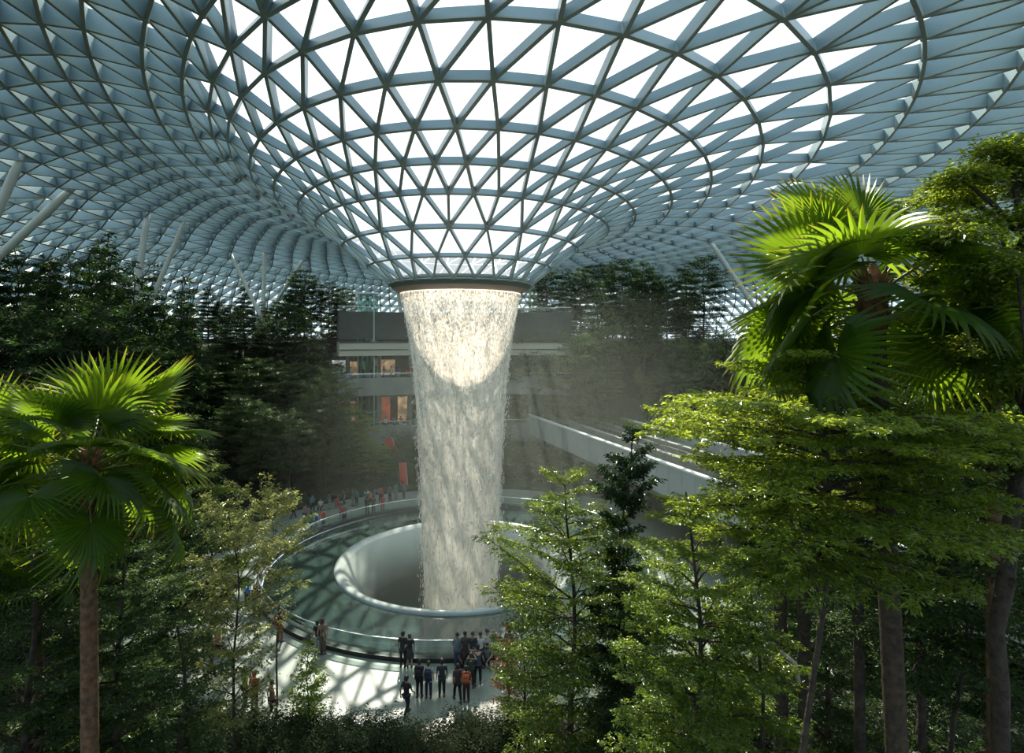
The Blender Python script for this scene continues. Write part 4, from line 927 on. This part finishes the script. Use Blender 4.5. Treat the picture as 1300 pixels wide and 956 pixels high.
# right edge: tall tree close by whose foliage fills the upper right, and one with a kinked bare trunk
def custom_tree(label, trunk_pts, trunk_r, sprays, leaf, leafL, nleaf, seed, bark='bark'):
    g = np.random.default_rng(seed); r = random.Random(seed); base = trunk_pts[0]
    root = empty('leafy_tree', base); tag(root, label, 'tree')
    tk = MB(); tk.tube([p-base for p in trunk_pts], trunk_r, 12); tk.build('trunk', M[bark], root, True)
    br = MB(); C0, W0, L0 = [], [], []
    for (p, c, R) in sprays:                 # from trunk point p to a flat leaf table centred at c with radius R
        m_ = p.lerp(c, .5)+Vector((0, 0, .1*R)); br.tube([p-base, m_-base, c-base], [.05, .035, .02], 6, False)
        k = 9
        for j in range(k):
            a = 2*PI*j/k+r.uniform(-.3, .3); L = R*r.uniform(.7, 1.1); cv = branch_curve(c, a, L, .12, .22, 4, r.uniform(0, 6))
            br.tube([q-base for q in cv], [.016, .013, .010, .007, .004], 4, False)
            for q in range(1, 9):
                f = q/8*4; i = min(int(f), 3); pt = cv[i].lerp(cv[i+1], f-i); d = (cv[i+1]-cv[i]).normalized()
                for s_ in (-1, 1):
                    C0.append(pt-base); W0.append(Vector((d.x*.66-s_*d.y*.75, d.y*.66+s_*d.x*.75, r.uniform(-.15, .2)))); L0.append(L*.33*(1.2-.7*q/8))
    br.build('branches', M[bark], root)
    C0, W0, L0 = np.array(C0), np.array(W0), np.array(L0); k = g.choice(len(C0), nleaf, p=L0/L0.sum())
    c = C0[k]+W0[k]*(L0[k]*g.random(nleaf))[:, None]+g.normal(0, leafL*.9, (nleaf, 3)); a = g.uniform(-1.3, 1.3, nleaf); w = W0[k]
    d = np.stack([w[:, 0]*np.cos(a)-w[:, 1]*np.sin(a), w[:, 0]*np.sin(a)+w[:, 1]*np.cos(a), g.normal(-.1, .4, nleaf)], 1)
    n = np.stack([g.normal(0, .5, nleaf), g.normal(0, .5, nleaf), np.ones(nleaf)], 1); L = leafL*g.uniform(.65, 1.25, nleaf)
    link('foliage', leaves_mesh('foliage', c, d, n, L, L*.5), M[leaf], root)
    return root
D = 8.5
tp = [at(1320, 960, D), at(1335, 800, D), at(1322, 560, D), at(1330, 380, D), at(1300, 300, D), at(1285, 215, D)]
tp[0].z = gh(tp[0].x, tp[0].y)
custom_tree('tall tree at the upper right edge with rounded sunlit leaves', tp, [.14, .13, .11, .08, .05, .03],
 [(tp[4], at(1275, 190, D), .5), (tp[4], at(1222, 228, D), .5)]+[(tp[min(4, 1+k % 4)], at(r3.uniform(1205+max(0, 260-y_)*.5, 1345), y_, D+r3.uniform(-.9, 1.2)), r3.uniform(.4, .75)) for k, y_ in enumerate(np.linspace(200, 490, 18))],
 'leaf_bright', .080, 42000, 71)
D = 10.5
tp = [at(1268, 960, D), at(1270, 868, D), at(1264, 800, D), at(1276, 745, D), at(1284, 660, D), at(1291, 600, D), at(1296, 540, D)]
tp[0].z = gh(tp[0].x, tp[0].y)-.1
custom_tree('tree at the right edge with a kinked brown trunk and pale leaf tables', tp, [.17, .14, .13, .14, .13, .12, .06],
 [(tp[5], at(1255, 572, D), .75), (tp[5], at(1300, 548, D), .9), (tp[5], at(1235, 540, D+.4), .6), (tp[5], at(1325, 590, D-.3), .7)], 'leaf_near', .10, 5200, 72)
def bare_trunk(px, d, ytop, w, label, lean=0):
    a = at(px+lean, ytop, d); b = at(px, 960, d); b.z = gh(b.x, b.y)-.1; b.x = at(px, 866, d).x
    sp = [(b.lerp(a, .62), at(px-35, ytop+40, d), .9), (b.lerp(a, .8), at(px+35, ytop+25, d+.5), .9), (a, a+Vector((0, 0, .3)), .9)]
    custom_tree(label, [b, b.lerp(a, .3)+Vector((.05, 0, 0)), b.lerp(a, .65), a], [w*1.15, w, w*.85, w*.5], sp, 'leaf_mid', .11, 3000, int(px))
bare_trunk(1020, 15, 500, .17, 'straight slim trunk just right of the broken pale branch, lower right')
bare_trunk(990, 15.5, 560, .20, 'thicker straight trunk just left of the slim one, lower right')
bare_trunk(1090, 14, 560, .14, 'grey-brown trunk midway between the slim trunk and the fan palm trunk')
# broken pale branch
p0, p1, p2, p3 = at(1014, 866, 13.5), at(1010, 843, 13.5), at(992, 828, 13.4), at(966, 808, 13.3)
root = empty('fallen_branch', p0); tag(root, 'pale bare broken branch sticking out at the lower right', 'branch')
m = MB(); m.tube([p0-p0, p1-p0, p2-p0, p3-p0], [.055, .045, .04, .02], 8); m.tube([p2-p0, at(985, 838, 13.4)-p0], [.03, .012], 6); m.build('wood', M['cream'], root, True)

# ---- fan palms
def frond_meshes(seed, R=1.3, nseg=46, span=300, split=.50, droop=.25):
    g = random.Random(seed); V, F, T = [], [], []
    for i in range(nseg):
        a = math.radians(-span/2+span*(i+.5)/nseg); da = math.radians(span/nseg)/2
        L = R*(.62+.38*math.cos(a*.55))*g.uniform(.94, 1.05); b = len(V)
        st = [(0.03, 1), (.25, 1), (split, 1), (split+.17, .72), (split+.34, .42), (1.0, .03)]
        hang = droop*g.uniform(.5, 1.9)
        for t, w in st:
            r = L*t; x0, y0 = math.sin(a)*r, math.cos(a)*r
            hw = (R*min(t, split)*math.sin(da))*w*1.02
            fold = hw*.75; z = .22*R*t-.34*R*t*t*abs(math.sin(a*.5))-max(0, t-split)**1.6*hang*R*1.6
            px_, py_ = math.cos(a), -math.sin(a)
            for s_, zz in ((-1, -fold), (0, fold), (1, -fold)):
                V.append((x0+px_*hw*s_, y0+py_*hw*s_, z+zz)); T.append(max(0, min(1, (t-.72)/.28))**1.5*g.uniform(.35, 1))
        for k in range(len(st)-1):
            for q in (0, 1): F.append((b+k*3+q, b+k*3+q+1, b+k*3+q+4, b+k*3+q+3))
    me = np_mesh('blade', V, F); at_ = me.attributes.new('tip', 'FLOAT', 'POINT'); at_.data.foreach_set('value', np.array(T, dtype=np.float32))
    return me
BL = [frond_meshes(s, 1.3, 44, sp, .52, dr) for s, sp, dr in ((1, 290, .10), (2, 310, .18), (3, 270, .30), (4, 300, .55))]
def fan_palm(base, crown, tr, label, n, seed, Rs=1.0, pet=1.15, extra=(), e0=80, e1=96, bark='palm_bark'):
    g = random.Random(seed); root = empty('fan_palm', base); tag(root, label, 'palm')
    c = crown-base; tk = MB(); N_ = 60; pts, rad = [], []
    for i in range(N_+1):
        t = i/N_; p = Vector((c.x*t**1.2, c.y*t**1.2, c.z*t)); pts.append(p); rad.append(tr*(1.12-.25*t)*(1.0+.045*(i % 2)))
    tk.tube(pts, rad, 16); tk.build('trunk', M[bark], root, True)
    m = MB(); m.tube([c+Vector((0, 0, z)) for z in (-.75, -.45, -.1, .2, .42)], [tr*.95, tr*1.35, tr*1.25, tr*.8, .03], 14)
    for i in range(26):                         # old leaf bases
        a = i*2.4; z = -.7+i*.035; m.tube([c+Vector((math.cos(a)*tr*1.0, math.sin(a)*tr*1.0, z)), c+Vector((math.cos(a)*tr*1.7, math.sin(a)*tr*1.7, z+.22))], [.045, .015], 5)
    m.build('crown_fibre', M['fibre'], root)
    for i in range(n):
        t = i/(n-1); az = i*2.39996+g.uniform(-.25, .25); el = math.radians(e0-e1*t**.9+g.uniform(-8, 8))
        if i < len(extra): az, el = extra[i]
        L = pet*g.uniform(.8, 1.15); d0 = Vector((math.cos(az)*math.cos(el), math.sin(az)*math.cos(el), math.sin(el)))
        s0 = c+Vector((math.cos(az)*tr*.6, math.sin(az)*tr*.6, .1-.5*t)); sag = .10+.25*t
        pp = [s0+d0*L*u+Vector((0, 0, -sag*L*u*u)) for u in (0, .33, .66, 1)]
        fr = empty('frond', (0, 0, 0)); fr.parent = root
        m = MB(); m.tube(pp, [.030, .022, .017, .013], 6); m.build('petiole', M['petiole'], fr, True)
        d = (pp[3]-pp[2]).normalized(); q = math.radians(g.uniform(0, 25)+22*t); side = d.cross(Vector((0, 0, 1)))
        side = side.normalized() if side.length > 1e-3 else Vector((1, 0, 0))
        y = (Matrix.Rotation(-q, 3, side) @ d).normalized(); x = side; z = x.cross(y)
        o = bpy.data.objects.new('blade', BL[min(3, int(t*3.2+g.uniform(0, .8)))]); C.objects.link(o); o.parent = fr
        if not o.data.materials: o.data.materials.append(M['fan'])
        rl = -.6*math.cos(az)+g.uniform(-.3, .3); s = Rs*g.uniform(.85, 1.12)
        Mx = Matrix(((x.x, y.x, z.x), (x.y, y.y, z.y), (x.z, y.z, z.z))) @ Matrix.Rotation(rl, 3, 'Y')
        o.matrix_local = Matrix.Translation(pp[3]) @ (Mx.to_4x4()) @ Matrix.Scale(s, 4)
    return root
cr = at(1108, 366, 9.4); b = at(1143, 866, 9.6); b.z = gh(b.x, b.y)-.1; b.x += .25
fan_palm(b, cr, .165, 'large fan palm with sunlit pleated fronds at the upper right', 23, 5, 1.0, 1.15, [(math.radians(a), math.radians(b)) for a, b in ((80, 78), (150, 62), (172, 34), (186, 2), (205, -12), (-20, -14), (20, 55), (120, 50), (40, 30), (230, 40))], 80, 96, 'palm_bark_shaded')
cr = at(112, 588, 11.5); b = at(116, 866, 11.5); b.z = gh(b.x, b.y)-.1
fan_palm(b, cr, .155, 'large fan palm with a full green crown at the lower left', 36, 8, .88, 1.4, (), 64, 72)
cr = at(-35, 590, 13.5); b = at(-40, 866, 13.5); b.z = gh(b.x, b.y)-.1
fan_palm(b, cr, .15, 'second fan palm half out of the photo at the left edge', 20, 9, .95, 1.1)
cr = at(1262, 402, 11.5); b = at(1262, 866, 12.0); b.z = gh(b.x, b.y)-.1
fan_palm(b, cr, .13, 'shaded fan palm with hanging fronds behind the right edge foliage', 18, 12, .9, 1.0)
cr = at(48, 690, 16); b = at(48, 866, 16); b.z = gh(b.x, b.y)-.1
fan_palm(b, cr, .12, 'small shaded fan palm below the left palm crown', 14, 13, .8, .9)

# ---- hedge and groundcover
HG = make_tree(35, .8, .02, lambda t: 1.0*(1.05-t*.45), 6, 8, .12, 2200, .5, .1, .012, spread=.9, flat_=1)
for i in range(34):
    px = 95+i*26+r3.uniform(-6, 6); d = 24.2+r3.uniform(-.3, .3)
    for row in range(2):
        p = at(px+row*12, 900, d-row*1.5); g = gh(p.x, p.y)
        place_tree('hedge_shrub', HG, (p.x, p.y, g-.02), r3.uniform(0, 6.28), r3.uniform(.85, 1.15), 'leaf_far', 'low dark hedge shrub along the bottom edge of the plaza', 'shrub', 'hedge at the bottom of the plaza')
def groundcover():
    n = 60000; g = np.random.default_rng(99); r = 22.3+g.random(n)**.8*24; a = g.random(n)*2*PI
    x = CX+r*np.sin(a); y = CY+r*np.cos(a); keep = (y > 2) & (np.abs(x) < y*1.0+4); x, y = x[keep], y[keep]; n = len(x)
    z = np.array([gh(float(p), float(q)) for p, q in zip(x, y)])+.08+g.random(n)*.45
    d = np.stack([g.normal(0, 1, n), g.normal(0, 1, n), g.normal(.3, .4, n)], 1); nn = np.stack([g.normal(0, .5, n), g.normal(0, .5, n), np.ones(n)], 1)
    L = g.uniform(.22, .5, n); o = link('ground_cover', leaves_mesh('ground_cover', np.stack([x, y, z], 1), d, nn, L, L*.5), M['leaf_far'])
    tag(o, 'dark leafy ground cover over the planted slopes', 'ground cover', kind='stuff')
groundcover()
